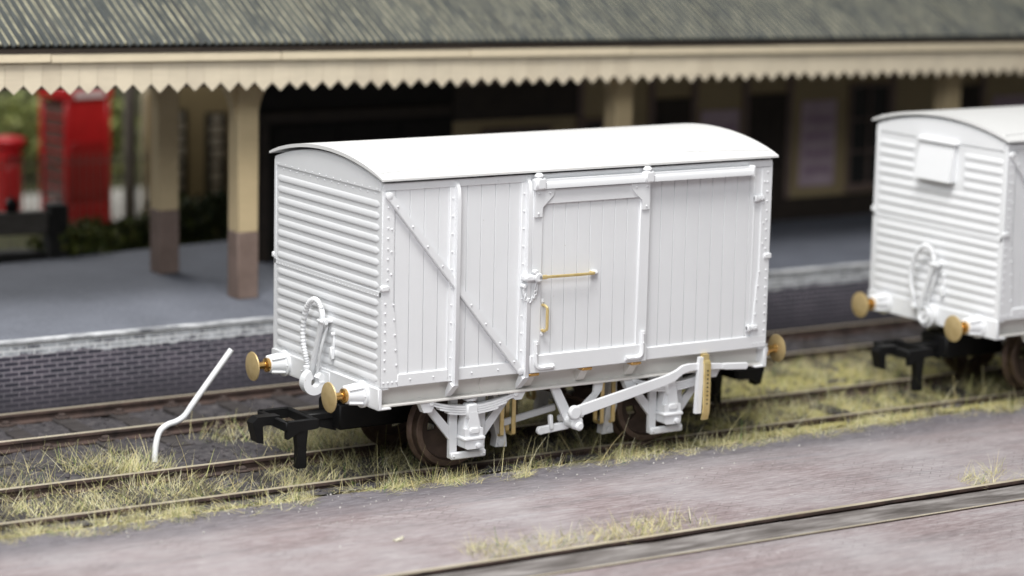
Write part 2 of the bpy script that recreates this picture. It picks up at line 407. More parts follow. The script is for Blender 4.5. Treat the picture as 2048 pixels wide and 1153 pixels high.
            for i in range(n):
                a0 = 2*PI*i/n
                for (hh, rr) in rim: vs.append((ax+rr*math.cos(a0), hh, .47+rr*math.sin(a0)))
            g.add(vs, [(i*m+j, i*m+(j+1)%m, ((i+1)%n)*m+(j+1)%m, ((i+1)%n)*m+j) for i in range(n) for j in range(m)])
            wo = g.build('wheel', M['wheel'], van, ang=30)
            g = flip(MB(), sd); n = 72; ring = [.075,.135,.175,.29,.33,.37]; vs = []; fs = []
            ph = .5 if sx < 0 else 1.1
            for yy2 in (yo+.06, yo+.10):
                for i in range(n):
                    a0 = 2*PI*i/n
                    for rr in ring: vs.append((ax+rr*math.cos(a0), yy2-(.03 if rr<.14 and yy2<yo+.08 else 0), .47+rr*math.sin(a0)))
            nr = len(ring)
            hole = lambda i: ((2*PI*(i+.5)/n - ph) % (2*PI/3)) < .62
            for i in range(n):
                i2 = (i+1)%n
                for j in range(nr-1):
                    if j == 2 and hole(i): continue
                    fs.append((i*nr+j,i*nr+j+1,i2*nr+j+1,i2*nr+j)); o = n*nr; fs.append((o+i*nr+j,o+i2*nr+j,o+i2*nr+j+1,o+i*nr+j+1))
                if hole(i):
                    o = n*nr
                    for j in (2,3): fs.append((i*nr+j,i2*nr+j,o+i2*nr+j,o+i*nr+j))
                    if not hole((i-1)%n): fs.append((i*nr+2,i*nr+3,o+i*nr+3,o+i*nr+2))
                    if not hole(i2): fs.append((i2*nr+2,i2*nr+3,o+i2*nr+3,o+i2*nr+2))
            g.add(vs, fs); g.cyl(1,(ax,0,.47),.075,yo-.01,yo+.13,16,.01); g.build('wheel_disc', M['disc'], wo)
        # buffers
        for sx in (-1,1):
            bz = 1.03; by = -.93 if sd > 0 else .93; X = sx*(HL+.03)
            B = empty('buffer'); B.parent = van
            g = MB(); g.lathe([(X,.155),(X+sx*.03,.155),(X+sx*.036,.14)],0,(0,by,bz),20)
            g.lathe([(X+sx*.03,.122),(X+sx*.10,.11),(X+sx*.215,.094),(X+sx*.22,.085)],0,(0,by,bz),20)
            for k in range(4):
                a0 = PI/4+PI/2*k; u = Vector((0,math.cos(a0),math.sin(a0)))
                c0 = Vector((X+sx*.03,by,bz)); g.bar(c0+u*.12+Vector((sx*.01,0,0)), c0+Vector((sx*.18,0,0))+u*.095, .05, .035, u, .006)
            for k in range(4):
                a0 = PI/2*k; g.rivet((X+sx*.03, by+.135*math.cos(a0), bz+.135*math.sin(a0)), 0, sx, .018, .03)
            g.build('buffer_housing', W, B)
            g = MB(); X2 = X+sx*.22; g.lathe([(X2,.080),(X2+sx*.035,.084),(X2+sx*.045,.070),(X2+sx*.05,.044),(X2+sx*.15,.042),(X2+sx*.19,.06)],0,(0,by,bz),24); g.build('buffer_rod', M['copper'], B)
            g = MB(); X3 = X2+sx*.178; g.lathe([(X3,.05),(X3+sx*.012,.155),(X3+sx*.022,.172),(X3+sx*.034,.168),(X3+sx*.046,.13),(X3+sx*.054,.07),(X3+sx*.056,.02)],0,(0,by,bz),36); g.build('buffer_head', M['brassface'], B)
        if sd < 0:
            # brake lever, guard, hanger
            yl = Y-.02; g = MB(); pv = (-.10,yl,.625)
            pth = [(-.10,.625),(1.20,.885),(1.32,.925),(1.42,.985),(1.52,1.005),(1.70,1.005),(2.02,.975)]
            wid = [.068,.062,.062,.056,.047,.040,.036]
            up = []; dn = []
            for (px,pz), w0 in zip(pth, wid): up.append((px, pz+w0)); dn.append((px, pz-w0))
            g.prism(dn+up[::-1], 1, yl-.02, yl+.02)
            g.prism([(2.0,.945),(2.05,.932),(2.36,.908),(2.385,.93),(2.385,.985),(2.36,.99),(2.05,1.01),(2.0,1.005)], 1, yl-.025, yl+.025)
            g.cyl(1,(-.10,0,.625),.085,yl-.04,yl+.03,18,.015); go = g.build('brake_lever', W, van)
            md = go.modifiers.new('soft_edges','BEVEL'); md.width = .008; md.segments = 2; md.limit_method = 'ANGLE'
            g = MB(); yg = yl-.055
            g.bar((1.765,yg+.03,1.04),(1.70,yg+.03,.36),.07,.03,(0,-1,0)) if False else None
            g.prism([(1.615,.44),(1.69,.44),(1.715,1.04),(1.70,1.12),(1.65,1.12),(1.64,1.04)], 1, yg+.012, yg+.07); lo = g.build('lever_guard', W, van)
            g = MB(); g.prism([(yg+.02,1.15),(yg+.075,1.15),(yg+.065,1.08),(yg+.02,1.06),(yg-.0,1.03),(yg-.004,.50),(yg+.01,.42),(yg+.03,.36),(yg+.0,.36),(yg-.022,.43),(yg-.03,.50),(yg-.026,1.03),(yg-.015,1.062),(yg+.01,1.085)], 0, 1.695, 1.785)
            g.build('guard_strip', M['brass'], lo)
            g = MB()
            for i in range(9): g.lathe([(yg-.033,.010),(yg-.02,.010)],1,(1.74,0,.56+.05*i),8)
            g.build('guard_hole', M['black'], lo)
            g = MB(); yv = Y+.14
            g.prism([(-.36,.93),(-.24,.93),(-.06,.60),(-.06,.48),(-.14,.48)], 1, yv-.04, yv+.0); g.prism([(.26,.93),(.38,.93),(.36,.82),(.10,.52),(.02,.52),(.03,.62),(.25,.80)], 1, yv-.04, yv-.002)
            g.cyl(1,(-.06,0,.50),.085,yl-.02,yv+.02,18,.02); g.cyl(1,(-.04,0,.46),.055,yl-.05,yl+.05,14,.02); g.build('brake_hanger', W, van)
            g = MB(); g.bar((-.06,Y+.16,.44),(-.42,Y+.20,.40),.095,.05,(0,0,1),.012); g.bar((-.3,Y+.16,.41),(-.30,Y+.18,.58),.06,.05,(0,1,0),.012); g.cyl(1,(-.42,0,.40),.05,Y+.17,Y+.23,12,.01); g.build('crank_arm', W, van)
        # brake shoes and rods
        ysh = -.70
        for sx in (-1,1):
            g = flip(MB(), sd); xs = sx*(WB-.56)
            g.prism([(xs+sx*.05,.86),(xs-sx*.05,.86),(xs-sx*.07,.55),(xs-sx*.13,.28),(xs-sx*.14,.17),(xs+sx*.02,.18),(xs+sx*.0,.30),(xs+sx*.06,.50)], 1, ysh-.06, ysh+.06)
            g.lathe([(ysh-.085,.02),(ysh-.08,.04),(ysh+.08,.04)],1,(xs-sx*.05,0,.22),12); g.build('brake_shoe', W, van)
            g = flip(MB(), sd); g.bar((xs-sx*.05,ysh-.07,.46 if sx<0 else .57),(sx*.02,ysh-.07,.58 if sx<0 else .43),.085,.04,(0,0,1),.012); g.build('push_rod', W, van)
            for kk, xo in enumerate((.78,.62)):
                g = flip(MB(), sd); xo = sx*xo; yq = ysh-.12
                g.prism([(yq,.92),(yq,.33),(yq+.02,.31),(yq+.14,.31),(yq+.16,.33),(yq+.16,.92),(yq+.14,.92),(yq+.14,.335),(yq+.02,.335),(yq+.02,.92)], 0, xo-.025, xo+.025); g.build('safety_loop', M['brass'], van)
    # underframe: cross rods, floor, axles
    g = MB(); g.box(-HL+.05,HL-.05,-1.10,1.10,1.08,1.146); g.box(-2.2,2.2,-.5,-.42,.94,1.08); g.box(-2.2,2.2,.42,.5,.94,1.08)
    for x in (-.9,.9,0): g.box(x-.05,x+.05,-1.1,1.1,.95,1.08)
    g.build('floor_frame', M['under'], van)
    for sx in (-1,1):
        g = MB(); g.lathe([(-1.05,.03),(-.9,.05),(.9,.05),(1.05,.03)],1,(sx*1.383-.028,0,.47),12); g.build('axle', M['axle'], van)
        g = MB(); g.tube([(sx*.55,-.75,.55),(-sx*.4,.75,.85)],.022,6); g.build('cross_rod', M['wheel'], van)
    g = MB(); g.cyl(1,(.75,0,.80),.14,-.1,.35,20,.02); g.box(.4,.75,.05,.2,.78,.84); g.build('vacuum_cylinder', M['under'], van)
    # headstocks
    for sx in (-1,1):
        X = sx*HL; g = MB()
        g.box(X-sx*.02,X+sx*.03,-HW-.003,HW+.003,.905,ZB-.002,.008); g.box(X-sx*.14,X+sx*.03,-HW-.001,HW+.001,.902,.925,.006); g.box(X-sx*.10,X-sx*.02,-HW-.001,HW+.001,1.128,ZB-.001,.004)
        g.box(X+sx*.03,X+sx*.042,-.17,.17,.93,1.12,.008)
        for (y,z) in ((-.14,.96),(.14,.96),(-.14,1.09),(.14,1.09),(-.5,1.02),(.5,1.02)): g.rivet((X+sx*.036,y,z),0,sx,.016,.018)
        g.build('headstock', W, van)
        # drawhook
        g = MB(); hc = (X+sx*.155, .995)
        if hood:
            g.cyl(0,(0,0,1.02),.155,X+sx*.03,X+sx*.09,24,.02); g.cyl(0,(0,0,1.02),.10,X+sx*.09,X+sx*.13,24,.02); g.bar((X+sx*.135,-.04,1.06),(X+sx*.135,.04,.98),.03,.03)
        else:
            out = []; inn = []                                                    # open C, mouth up towards the headstock
            for t in np.linspace(math.radians(112), math.radians(415), 30):
                k = (t-math.radians(112))/math.radians(303); c, q = math.cos(t), math.sin(t); ro_ = .155-.02*k; ri_ = .052+.03*(k-.5)**2
                out.append((hc[0]-sx*ro_*c, hc[1]+ro_*q)); inn.append((hc[0]-sx*ri_*c, hc[1]+ri_*q))
            for i in range(29): g.prism([out[i],out[i+1],inn[i+1],inn[i]],1,-.055,.055)
            bm_ = g; g.tube([(X+sx*.02,0,1.0),(X+sx*.10,0,.985)], .06, 10)
        g.build('drawhook', W, van)
        # tension-lock coupling
        K = empty('coupling'); K.parent = van
        g = MB(); zc = .62; xa = X-sx*.75
        g.box(X-sx*1.05,X-sx*.05,-.26,.26,zc-.16,zc+.14,.02); g.prism([(X-sx*.1,zc+.0),(X-sx*.1,zc-.20),(X+sx*.10,zc-.14),(X+sx*.22,zc-.10),(X+sx*.30,zc-.05),(X+sx*.30,zc+.03)],1,-.09,.09)
        g.box(X-sx*.1,X+sx*.30,-.10,.10,zc-.06,zc+.03,.015); g.build('coupling_shank', M['black'], K)
        g = MB(); xb = X+sx*.30; xe = X+sx*.67                                    # loop bar and hook
        g.box(xb-sx*.04,xb+sx*.03,-.36,.36,zc-.08,zc+.03,.012)
        for yy in (-.33,.33): g.prism([(xb,zc+.03),(xb,zc-.08),(xe-sx*.16,zc-.09),(xe-sx*.01,zc-.17),(xe+sx*.0,zc-.17),(xe,zc+.03)],1,yy-.04,yy+.04)
        g.box(xe-sx*.045,xe+sx*.015,-.36,.36,zc-.085,zc+.03,.012); g.build('coupling_bar', M['black'], K)
        g = MB(); g.prism([(xe-sx*.06,zc+.045),(xe+sx*.22,zc+.05),(xe+sx*.29,zc-.01),(xe+sx*.23,zc-.24),(xe+sx*.15,zc-.26),(xe+sx*.16,zc-.05),(xe-sx*.06,zc-.06)],1,-.075,.075); g.build('coupling_hook', M['black'], K)
        g = MB(); ya = sx*.31; g.prism([(xb+sx*.10,zc-.04),(xb+sx*.26,zc-.04),(xb+sx*.23,zc-.30),(xb+sx*.235,zc-.52),(xb+sx*.12,zc-.52),(xb+sx*.13,zc-.30)],1,ya-.05,ya+.05); g.build('trip_arm', M['black'], K)
        # vacuum pipe + hose
        g = MB(); x3 = X+sx*.10; sy = -sx
        pipe = bez([(X+sx*.04,.17,.96),(x3,.13,1.10),(x3,-.01,1.48),(x3,-.10,1.74),(x3,-.075,1.85)],8)
        g.tube(pipe, .036, 10); g.tube(bez([(x3-sx*.05,-.13,1.66),(x3,-.085,1.40),(x3-sx*.02,.06,1.02)],6), .016, 6)
        g.box(x3-sx*.1,x3+sx*.05,-.17,-.04,1.695,1.735,.012); g.box(x3-.03,x3+.03,-.20,-.16,1.68,1.76,.012)
        vo = g.build('vacuum_pipe', W, van)
        g = MB(); hp = bez([(x3,-.08,1.85),(x3+sx*.01,-.01,1.925),(x3+sx*.02,.09,1.93),(x3+sx*.03,.215,1.82),(x3+sx*.03,.30,1.60),(x3+sx*.03,.295,1.40),(x3+sx*.02,.25,1.25),(x3,.25,1.13)],18)
        n = len(hp); g.tube(hp, [.029 if (k//2)%2 else .035 for k in range(n)], 10); g.cyl(2,(x3,.25,0),.05,1.07,1.14,12,.012); g.build('vacuum_hose', W, vo)
        g = MB(); g.box(X,X+sx*.03,-.235,-.19,1.36,1.60,.008); g.box(X+sx*.01,X+sx*.065,-.245,-.195,1.29,1.43,.01); g.box(X,X+sx*.05,-.24,-.20,1.56,1.60,.01); g.build('lamp_bracket', W, van)
    return van

make_van(0, 'white planked goods wagon with plain ribbed end, complete in the middle of the siding', False)
make_van(9.10, 'white goods wagon cut by the right edge, with square hood on its ribbed end', True)

# ------------------------------------------------------------------ materials of the setting
M['railside'] = noisy('rusty_rail_side', [(.3,(.030,.020,.018)),(.7,(.085,.055,.045))], 7, rough=.75)
def rail_mat():
    m, nt, bs = newmat('rail_with_worn_top'); v = coords(nt)
    g = N(nt,'ShaderNodeNewGeometry'); sx = N(nt,'ShaderNodeSeparateXYZ'); nt.links.new(g.outputs['Normal'], sx.inputs[0])
    sp = N(nt,'ShaderNodeSeparateXYZ'); t = N(nt,'ShaderNodeTexCoord'); nt.links.new(t.outputs['Object'], sp.inputs[0])
    top = math_n(nt,'MULTIPLY', math_n(nt,'GREATER_THAN', sx.outputs['Z'], .6), math_n(nt,'GREATER_THAN', sp.outputs['Z'], -.02))
    side = ramp(nt, noise_n(nt, v, 5), [(.3,(.026,.018,.016)),(.7,(.10,.062,.05))])
    tp = ramp(nt, noise_n(nt, coords(nt,(.6,6,1)), 3), [(.3,(.50,.43,.31)),(.7,(.78,.70,.54))])  # worn rail top, its gleam lifted into a pale colour
    nt.links.new(mix(nt, top, side, tp), bs.inputs['Base Color']); nt.links.new(math_n(nt,'MULTIPLY',top,.45), bs.inputs['Metallic'])
    r = math_n(nt,'SUBTRACT', .75, math_n(nt,'MULTIPLY', top, .42)); nt.links.new(r, bs.inputs['Roughness'])
    return m
M['rail'] = rail_mat()
M['sleeper'] = noisy('weathered_sleeper', [(.25,(.018,.015,.015)),(.55,(.05,.043,.042)),(.8,(.10,.085,.08))], 3, (1,6,1), rough=.9, bumps=(.4,.02))
M['chair'] = noisy('rusty_chair', [(.3,(.03,.022,.02)),(.7,(.09,.06,.05))], 9, rough=.85)
def ballast_mat():
    m, nt, bs = newmat('dark_ballast_with_straw_flock'); v = coords(nt); f = noise_n(nt, v, 9, 10); n = noise_n(nt, v, 1.3, 5); fine = noise_n(nt, v, 38, 3)
    c = ramp(nt, f, [(.25,(.022,.020,.022)),(.5,(.055,.050,.055)),(.72,(.11,.10,.10)),(.8,(.2,.19,.185))])
    sp = N(nt,'ShaderNodeSeparateXYZ'); nt.links.new(v, sp.inputs[0])
    a = N(nt,'ShaderNodeMapRange'); nt.links.new(sp.outputs['X'], a.inputs[0]); a.inputs[1].default_value = .5; a.inputs[2].default_value = 3.0
    q = math_n(nt,'MULTIPLY', math_n(nt,'GREATER_THAN', sp.outputs['Y'], -1.3), math_n(nt,'LESS_THAN', math_n(nt,'ADD', sp.outputs['Y'], math_n(nt,'MULTIPLY', n, .8)), 2.95))
    k = math_n(nt,'MULTIPLY', math_n(nt,'MULTIPLY', a.outputs[0], q), ramp(nt, n, [(.32,(.1,.1,.1)),(.48,(1,1,1))]))
    c = mix(nt, k, c, ramp(nt, fine, [(.3,(.20,.185,.06)),(.55,(.40,.36,.13)),(.75,(.55,.50,.22))]))
    nt.links.new(c, bs.inputs['Base Color']); bs.inputs['Roughness'].default_value = .95; bump(nt, bs, f, .8, .04); return m
M['ballast'] = ballast_mat()
M['cinder'] = noisy('dark_cinder', [(.25,(.022,.020,.022)),(.5,(.055,.050,.055)),(.72,(.11,.10,.10)),(.8,(.2,.19,.185))], 9, rough=.95, bumps=(.8,.04), det=10)
M['stone'] = noisy('ballast_stone', [(.3,(.035,.032,.035)),(.6,(.09,.08,.085)),(.8,(.2,.185,.18))], 2.2, rough=.9)

def paving_mat():
    m, nt, bs = newmat('worn_brick_setts'); v = coords(nt)
    vs = coords(nt, (.16,1.7,1)); n1 = noise_n(nt, vs, 1.7, 10, .7); n2 = noise_n(nt, coords(nt,(.8,3.5,1)), 7, 6, .7); n3 = noise_n(nt, v, .35, 3)
    c = ramp(nt, n1, [(.38,(0.15,0.125,0.132)),(.46,(0.255,0.195,0.198)),(.54,(0.335,0.258,0.262)),(.62,(0.41,0.375,0.39))])
    n4 = noise_n(nt, coords(nt,(.22,2.6,1)), 16, 6, .78)
    c = mix(nt, .42, c, ramp(nt, n2, [(.38,(.10,.075,.08)),(.5,(.27,.215,.22)),(.62,(.48,.45,.45))]))
    c = mix(nt, .38, c, ramp(nt, n4, [(.38,(.085,.062,.062)),(.49,(.27,.22,.22)),(.57,(.40,.365,.37)),(.66,(.66,.64,.64))]))
    c = mix(nt, ramp(nt, n3, [(.4,(0,0,0)),(.66,(.6,.6,.6))]), c, (.46,.445,.46))
    # grey cinder edge along the track and paler worn ground beyond the inset rail
    sp = N(nt,'ShaderNodeSeparateXYZ'); nt.links.new(v, sp.inputs[0])
    wob = math_n(nt,'ADD', sp.outputs['Y'], math_n(nt,'MULTIPLY', math_n(nt,'SUBTRACT', n1, .5), 1.6))
    e = N(nt,'ShaderNodeMapRange'); nt.links.new(wob, e.inputs[0]); e.inputs[1].default_value = -2.1; e.inputs[2].default_value = -1.5
    c = mix(nt, math_n(nt,'MULTIPLY', e.outputs[0], .9), c, ramp(nt, n2, [(.3,(0.084,0.078,0.090)),(.6,(0.197,0.185,0.204)),(.8,(0.363,0.348,0.355))]))
    br = N(nt,'ShaderNodeTexBrick'); mp = N(nt,'ShaderNodeMapping'); mp.inputs['Rotation'].default_value = (0,0,math.radians(45)); mp.inputs['Scale'].default_value = (2.2,2.2,2.2)
    nt.links.new(v, mp.inputs['Vector']); nt.links.new(mp.outputs['Vector'], br.inputs['Vector'])
    br.inputs['Scale'].default_value = 1.0; br.inputs['Mortar Size'].default_value = .014; br.inputs['Brick Width'].default_value = .5; br.inputs['Row Height'].default_value = .25
    wear = ramp(nt, noise_n(nt, v, 1.1, 5), [(.46,(0,0,0)),(.66,(1,1,1))])
    mort = math_n(nt,'MULTIPLY', br.outputs['Fac'], wear)
    c = mix(nt, math_n(nt,'MULTIPLY', mort, .55), c, (.12,.095,.095))
    sc = N(nt,'ShaderNodeTexVoronoi'); sc.inputs['Scale'].default_value = 9; nt.links.new(coords(nt,(.5,1.4,1)), sc.inputs['Vector'])
    spk = math_n(nt,'LESS_THAN', sc.outputs['Distance'], math_n(nt,'MULTIPLY', math_n(nt,'SUBTRACT', noise_n(nt, v, 3.1, 3), .52), .8))
    c = mix(nt, math_n(nt,'MULTIPLY', spk, .8), c, (.55,.53,.52))
    nt.links.new(c, bs.inputs['Base Color']); bs.inputs['Roughness'].default_value = .62; bs.inputs['Specular IOR Level'].default_value = .35
    h = math_n(nt,'SUBTRACT', math_n(nt,'MULTIPLY', n2, 1.0), math_n(nt,'MULTIPLY', mort, .8)); bump(nt, bs, math_n(nt,'ADD', h, math_n(nt,'MULTIPLY', n4, 1.2)), .6, .02)
    return m
M['paving'] = paving_mat()

def brick_mat():
    m, nt, bs = newmat('sooty_brick_with_whitewashed_top'); t = N(nt,'ShaderNodeTexCoord'); sp = N(nt,'ShaderNodeSeparateXYZ'); nt.links.new(t.outputs['Object'], sp.inputs[0])
    cb = N(nt,'ShaderNodeCombineXYZ'); nt.links.new(sp.outputs['X'], cb.inputs[0]); nt.links.new(sp.outputs['Z'], cb.inputs[1])
    br = N(nt,'ShaderNodeTexBrick'); nt.links.new(cb.outputs[0], br.inputs['Vector'])
    br.inputs['Scale'].default_value = 1; br.inputs['Brick Width'].default_value = .205; br.inputs['Row Height'].default_value = .0665; br.inputs['Mortar Size'].default_value = .0085
    br.inputs['Mortar Smooth'].default_value = .2; br.inputs['Bias'].default_value = -.2
    br.inputs['Color1'].default_value = (.032,.034,.050,1); br.inputs['Color2'].default_value = (.072,.066,.090,1); br.inputs['Mortar'].default_value = (.29,.28,.31,1)
    v = t.outputs['Object']; n1 = noise_n(nt, v, 1.3, 5); n2 = noise_n(nt, v, 11, 5, .7)
    c = mix(nt, .5, br.outputs['Color'], ramp(nt, n1, [(.3,(.5,.5,.54)),(.7,(1.25,1.1,1.1))]), 'MULTIPLY')
    c = mix(nt, ramp(nt, n2, [(.62,(0,0,0)),(.72,(.5,.5,.5))]), c, (.22,.20,.21))
    # darker and plainer towards the ground
    g = N(nt,'ShaderNodeMapRange'); nt.links.new(math_n(nt,'ADD', sp.outputs['Z'], math_n(nt,'MULTIPLY', n1, .3)), g.inputs[0]); g.inputs[1].default_value = .55; g.inputs[2].default_value = .10
    c = mix(nt, math_n(nt,'MULTIPLY', g.outputs[0], .75), c, (.05,.046,.055))
    # whitewash: ragged band of the top courses, thicker to the right
    xs = N(nt,'ShaderNodeMapRange'); nt.links.new(sp.outputs['X'], xs.inputs[0]); xs.inputs[1].default_value = -4; xs.inputs[2].default_value = 5; xs.inputs[3].default_value = .0; xs.inputs[4].default_value = -.06
    nz = math_n(nt,'MULTIPLY', math_n(nt,'SUBTRACT', noise_n(nt, v, 2.4, 7, .75), .5), .26)
    lim = math_n(nt,'ADD', math_n(nt,'ADD', xs.outputs[0], .60), nz)
    ww = math_n(nt,'GREATER_THAN', sp.outputs['Z'], lim)
    worn = math_n(nt,'ADD', math_n(nt,'MULTIPLY', br.outputs['Fac'], .6), ramp(nt, noise_n(nt, v, 5, 6, .75), [(.38,(.2,.2,.2)),(.47,(.7,.7,.7)),(.56,(1,1,1))]))
    worn = math_n(nt,'MINIMUM', worn, 1.0)
    wf = math_n(nt,'MULTIPLY', ww, worn); wf = math_n(nt,'MULTIPLY', wf, math_n(nt,'SUBTRACT', 1.0, math_n(nt,'MULTIPLY', math_n(nt,'SUBTRACT', 1.0, br.outputs['Fac']), 0.0)))
    wc = mix(nt, br.outputs['Fac'], (.46,.48,.51), (.68,.69,.70))
    c = mix(nt, wf, c, wc)
    nt.links.new(c, bs.inputs['Base Color']); bs.inputs['Roughness'].default_value = .55
    bump(nt, bs, math_n(nt,'SUBTRACT', n2, br.outputs['Fac']), .25, .01)
    return m
M['brick'] = brick_mat()
M['edging'] = noisy('worn_whitewashed_edging', [(.36,(.12,.125,.14)),(.46,(.38,.39,.41)),(.58,(.62,.63,.65)),(.75,(.74,.75,.76))], 4.5, (.6,2,2), rough=.7, bumps=(.3,.01), det=8)
def plat_mat():
    m, nt, bs = newmat('dark_asphalt_platform'); v = coords(nt); n1 = noise_n(nt, v, .9, 6); n2 = noise_n(nt, v, 16, 6, .7)
    c = ramp(nt, n1, [(.3,(.064,.078,.108)),(.5,(.096,.112,.150)),(.72,(.13,.148,.190))])
    c = mix(nt, .35, c, ramp(nt, n2, [(.3,(.08,.08,.09)),(.7,(.27,.27,.29))]))
    sp = N(nt,'ShaderNodeSeparateXYZ'); nt.links.new(v, sp.inputs[0])
    lim = math_n(nt,'ADD', sp.outputs['Y'], math_n(nt,'MULTIPLY', math_n(nt,'SUBTRACT', noise_n(nt, v, 5, 7, .75), .5), .25))
    k = math_n(nt,'LESS_THAN', lim, 4.60)
    c = mix(nt, k, c, (.66,.67,.69))
    nt.links.new(c, bs.inputs['Base Color']); bs.inputs['Roughness'].default_value = .8; bump(nt, bs, n2, .3, .01); return m
M['platform'] = plat_mat()
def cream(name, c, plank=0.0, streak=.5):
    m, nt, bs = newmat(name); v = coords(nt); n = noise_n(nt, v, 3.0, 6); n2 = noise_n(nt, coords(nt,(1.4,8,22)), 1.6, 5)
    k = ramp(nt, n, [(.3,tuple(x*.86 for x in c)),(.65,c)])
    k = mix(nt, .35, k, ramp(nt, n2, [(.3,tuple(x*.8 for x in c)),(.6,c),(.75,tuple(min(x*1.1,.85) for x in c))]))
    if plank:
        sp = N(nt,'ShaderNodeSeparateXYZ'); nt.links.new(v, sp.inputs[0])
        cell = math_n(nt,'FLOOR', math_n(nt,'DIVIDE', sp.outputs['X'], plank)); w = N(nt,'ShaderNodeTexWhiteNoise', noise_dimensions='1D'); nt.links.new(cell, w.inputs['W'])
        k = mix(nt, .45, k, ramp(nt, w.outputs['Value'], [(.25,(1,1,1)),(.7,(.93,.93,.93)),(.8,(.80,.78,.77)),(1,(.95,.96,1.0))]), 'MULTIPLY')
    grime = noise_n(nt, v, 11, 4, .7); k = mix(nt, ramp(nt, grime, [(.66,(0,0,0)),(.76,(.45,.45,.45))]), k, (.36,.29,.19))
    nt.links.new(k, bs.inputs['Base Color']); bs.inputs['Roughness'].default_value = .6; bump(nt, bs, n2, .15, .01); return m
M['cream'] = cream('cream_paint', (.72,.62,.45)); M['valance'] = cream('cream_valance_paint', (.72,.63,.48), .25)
M['creampost'] = cream('shade_darkened_cream_post', (.56,.44,.26))  # darker cream puts the canopy's shade into the post colour
M['creamdk'] = cream('shade_darkened_cream_wall', (.36,.28,.15))  # cream lowered in colour to carry the shade under the canopy; hut shares it
M['brown'] = noisy('chocolate_paint', [(.3,(.15,.105,.085)),(.7,(.21,.15,.125))], 4, rough=.6)
M['dkbrown'] = noisy('dark_brown_door_paint', [(.3,(.018,.012,.008)),(.7,(.035,.024,.016))], 4, rough=.7)
M['void'] = noisy('unlit_lobby_boards', [(.3,(.006,.005,.004)),(.7,(.012,.010,.008))], 4, rough=.9)  # near-black colour stands in for the dark inside of the open lobby
def roof_mat():
    m, nt, bs = newmat('weathered_corrugated_sheet'); v = coords(nt); t = N(nt,'ShaderNodeTexCoord'); sp = N(nt,'ShaderNodeSeparateXYZ'); nt.links.new(t.outputs['Object'], sp.inputs[0])
    ph = math_n(nt,'COSINE', math_n(nt,'MULTIPLY', sp.outputs['X'], 2*PI/.112))
    n1 = noise_n(nt, coords(nt,(1.2,.25,.25)), 2.2, 6); n2 = noise_n(nt, coords(nt,(9,.9,.9)), 2.5, 5, .7); n3 = noise_n(nt, v, 30, 3)
    c = ramp(nt, n1, [(.3,(.030,.036,.037)),(.5,(.052,.058,.056)),(.7,(.082,.086,.074))])
    c = mix(nt, ramp(nt, n2, [(.55,(0,0,0)),(.75,(.6,.6,.6))]), c, (.13,.135,.13))
    pk = N(nt,'ShaderNodeMapRange'); nt.links.new(math_n(nt,'ADD', ph, math_n(nt,'MULTIPLY', math_n(nt,'SUBTRACT', n2, .5), 1.3)), pk.inputs[0]); pk.inputs[1].default_value = .78; pk.inputs[2].default_value = 1.02
    c = mix(nt, math_n(nt,'MULTIPLY', pk.outputs[0], .85), c, (.52,.48,.32))
    c = mix(nt, ramp(nt, n3, [(.72,(0,0,0)),(.78,(.5,.5,.5))]), c, (.4,.4,.38))
    # sheet laps
    lap = math_n(nt,'LESS_THAN', math_n(nt,'FRACT', math_n(nt,'DIVIDE', math_n(nt,'ADD', sp.outputs['X'], 50.3), .95)), .035)
    c = mix(nt, math_n(nt,'MULTIPLY', lap, .45), c, (.035,.032,.030))
    nt.links.new(c, bs.inputs['Base Color']); bs.inputs['Roughness'].default_value = .6; return m
M['corr'] = roof_mat()
M['red'] = noisy('kiosk_red_paint', [(.3,(.40,.008,.012)),(.7,(.52,.012,.018))], 3, rough=.3)
M['reddk'] = noisy('shade_darkened_red_panel', [(.3,(.26,.006,.008)),(.7,(.34,.010,.012))], 3, rough=.4)  # solid back panel; shading behind the fence put into its darker red
M['glass'] = noisy('dim_glass', [(.3,(.10,.05,.05)),(.7,(.16,.09,.085))], 3, rough=.15)
M['pale'] = noisy('opal_sign', [(.3,(.65,.5,.5)),(.7,(.75,.62,.62))], 3, rough=.4)
M['road'] = noisy('pale_road', [(.3,(.30,.29,.265)),(.7,(.40,.39,.36))], 2, rough=.9, bumps=(.1,.01))
M['earth'] = noisy('mossy_earth', [(.3,(.035,.035,.018)),(.55,(.08,.085,.03)),(.75,(.12,.13,.05))], 5, rough=.95, bumps=(.5,.05))
M['timberdk'] = noisy('tarred_timber', [(.3,(.008,.008,.008)),(.7,(.022,.021,.020))], 5, rough=.85)
M['timbergrey'] = noisy('grey_timber_face', [(.3,(.075,.068,.06)),(.7,(.13,.12,.108))], 4, (1,1,5), rough=.85)
M['post'] = noisy('weathered_post', [(.3,(.14,.12,.10)),(.7,(.22,.19,.16))], 5, rough=.85)
M['poster'] = noisy('faded_mauve_poster', [(.3,(.42,.31,.37)),(.7,(.56,.44,.49))], 3, rough=.6)
M['sky'] = noisy('painted_backscene', [(.3,(.17,.185,.21)),(.7,(.27,.285,.31))], .12, rough=1.0)
M['frame'] = noisy('black_frame', [(.3,(.008,.008,.007)),(.7,(.016,.016,.014))], 4, rough=.6)
M['paper'] = noisy('buff_notice', [(.3,(.40,.34,.25)),(.7,(.58,.52,.42))], 6, rough=.7)
def attr_mat(name, rough=.75):
    m, nt, bs = newmat(name); a = N(nt,'ShaderNodeAttribute', attribute_name='tint'); nt.links.new(a.outputs['Color'], bs.inputs['Base Color']); bs.inputs['Roughness'].default_value = rough; bs.inputs['Specular IOR Level'].default_value = .25; return m
M['grass'] = attr_mat('static_grass_fibre'); M['leaf'] = attr_mat('leaf_scatter')

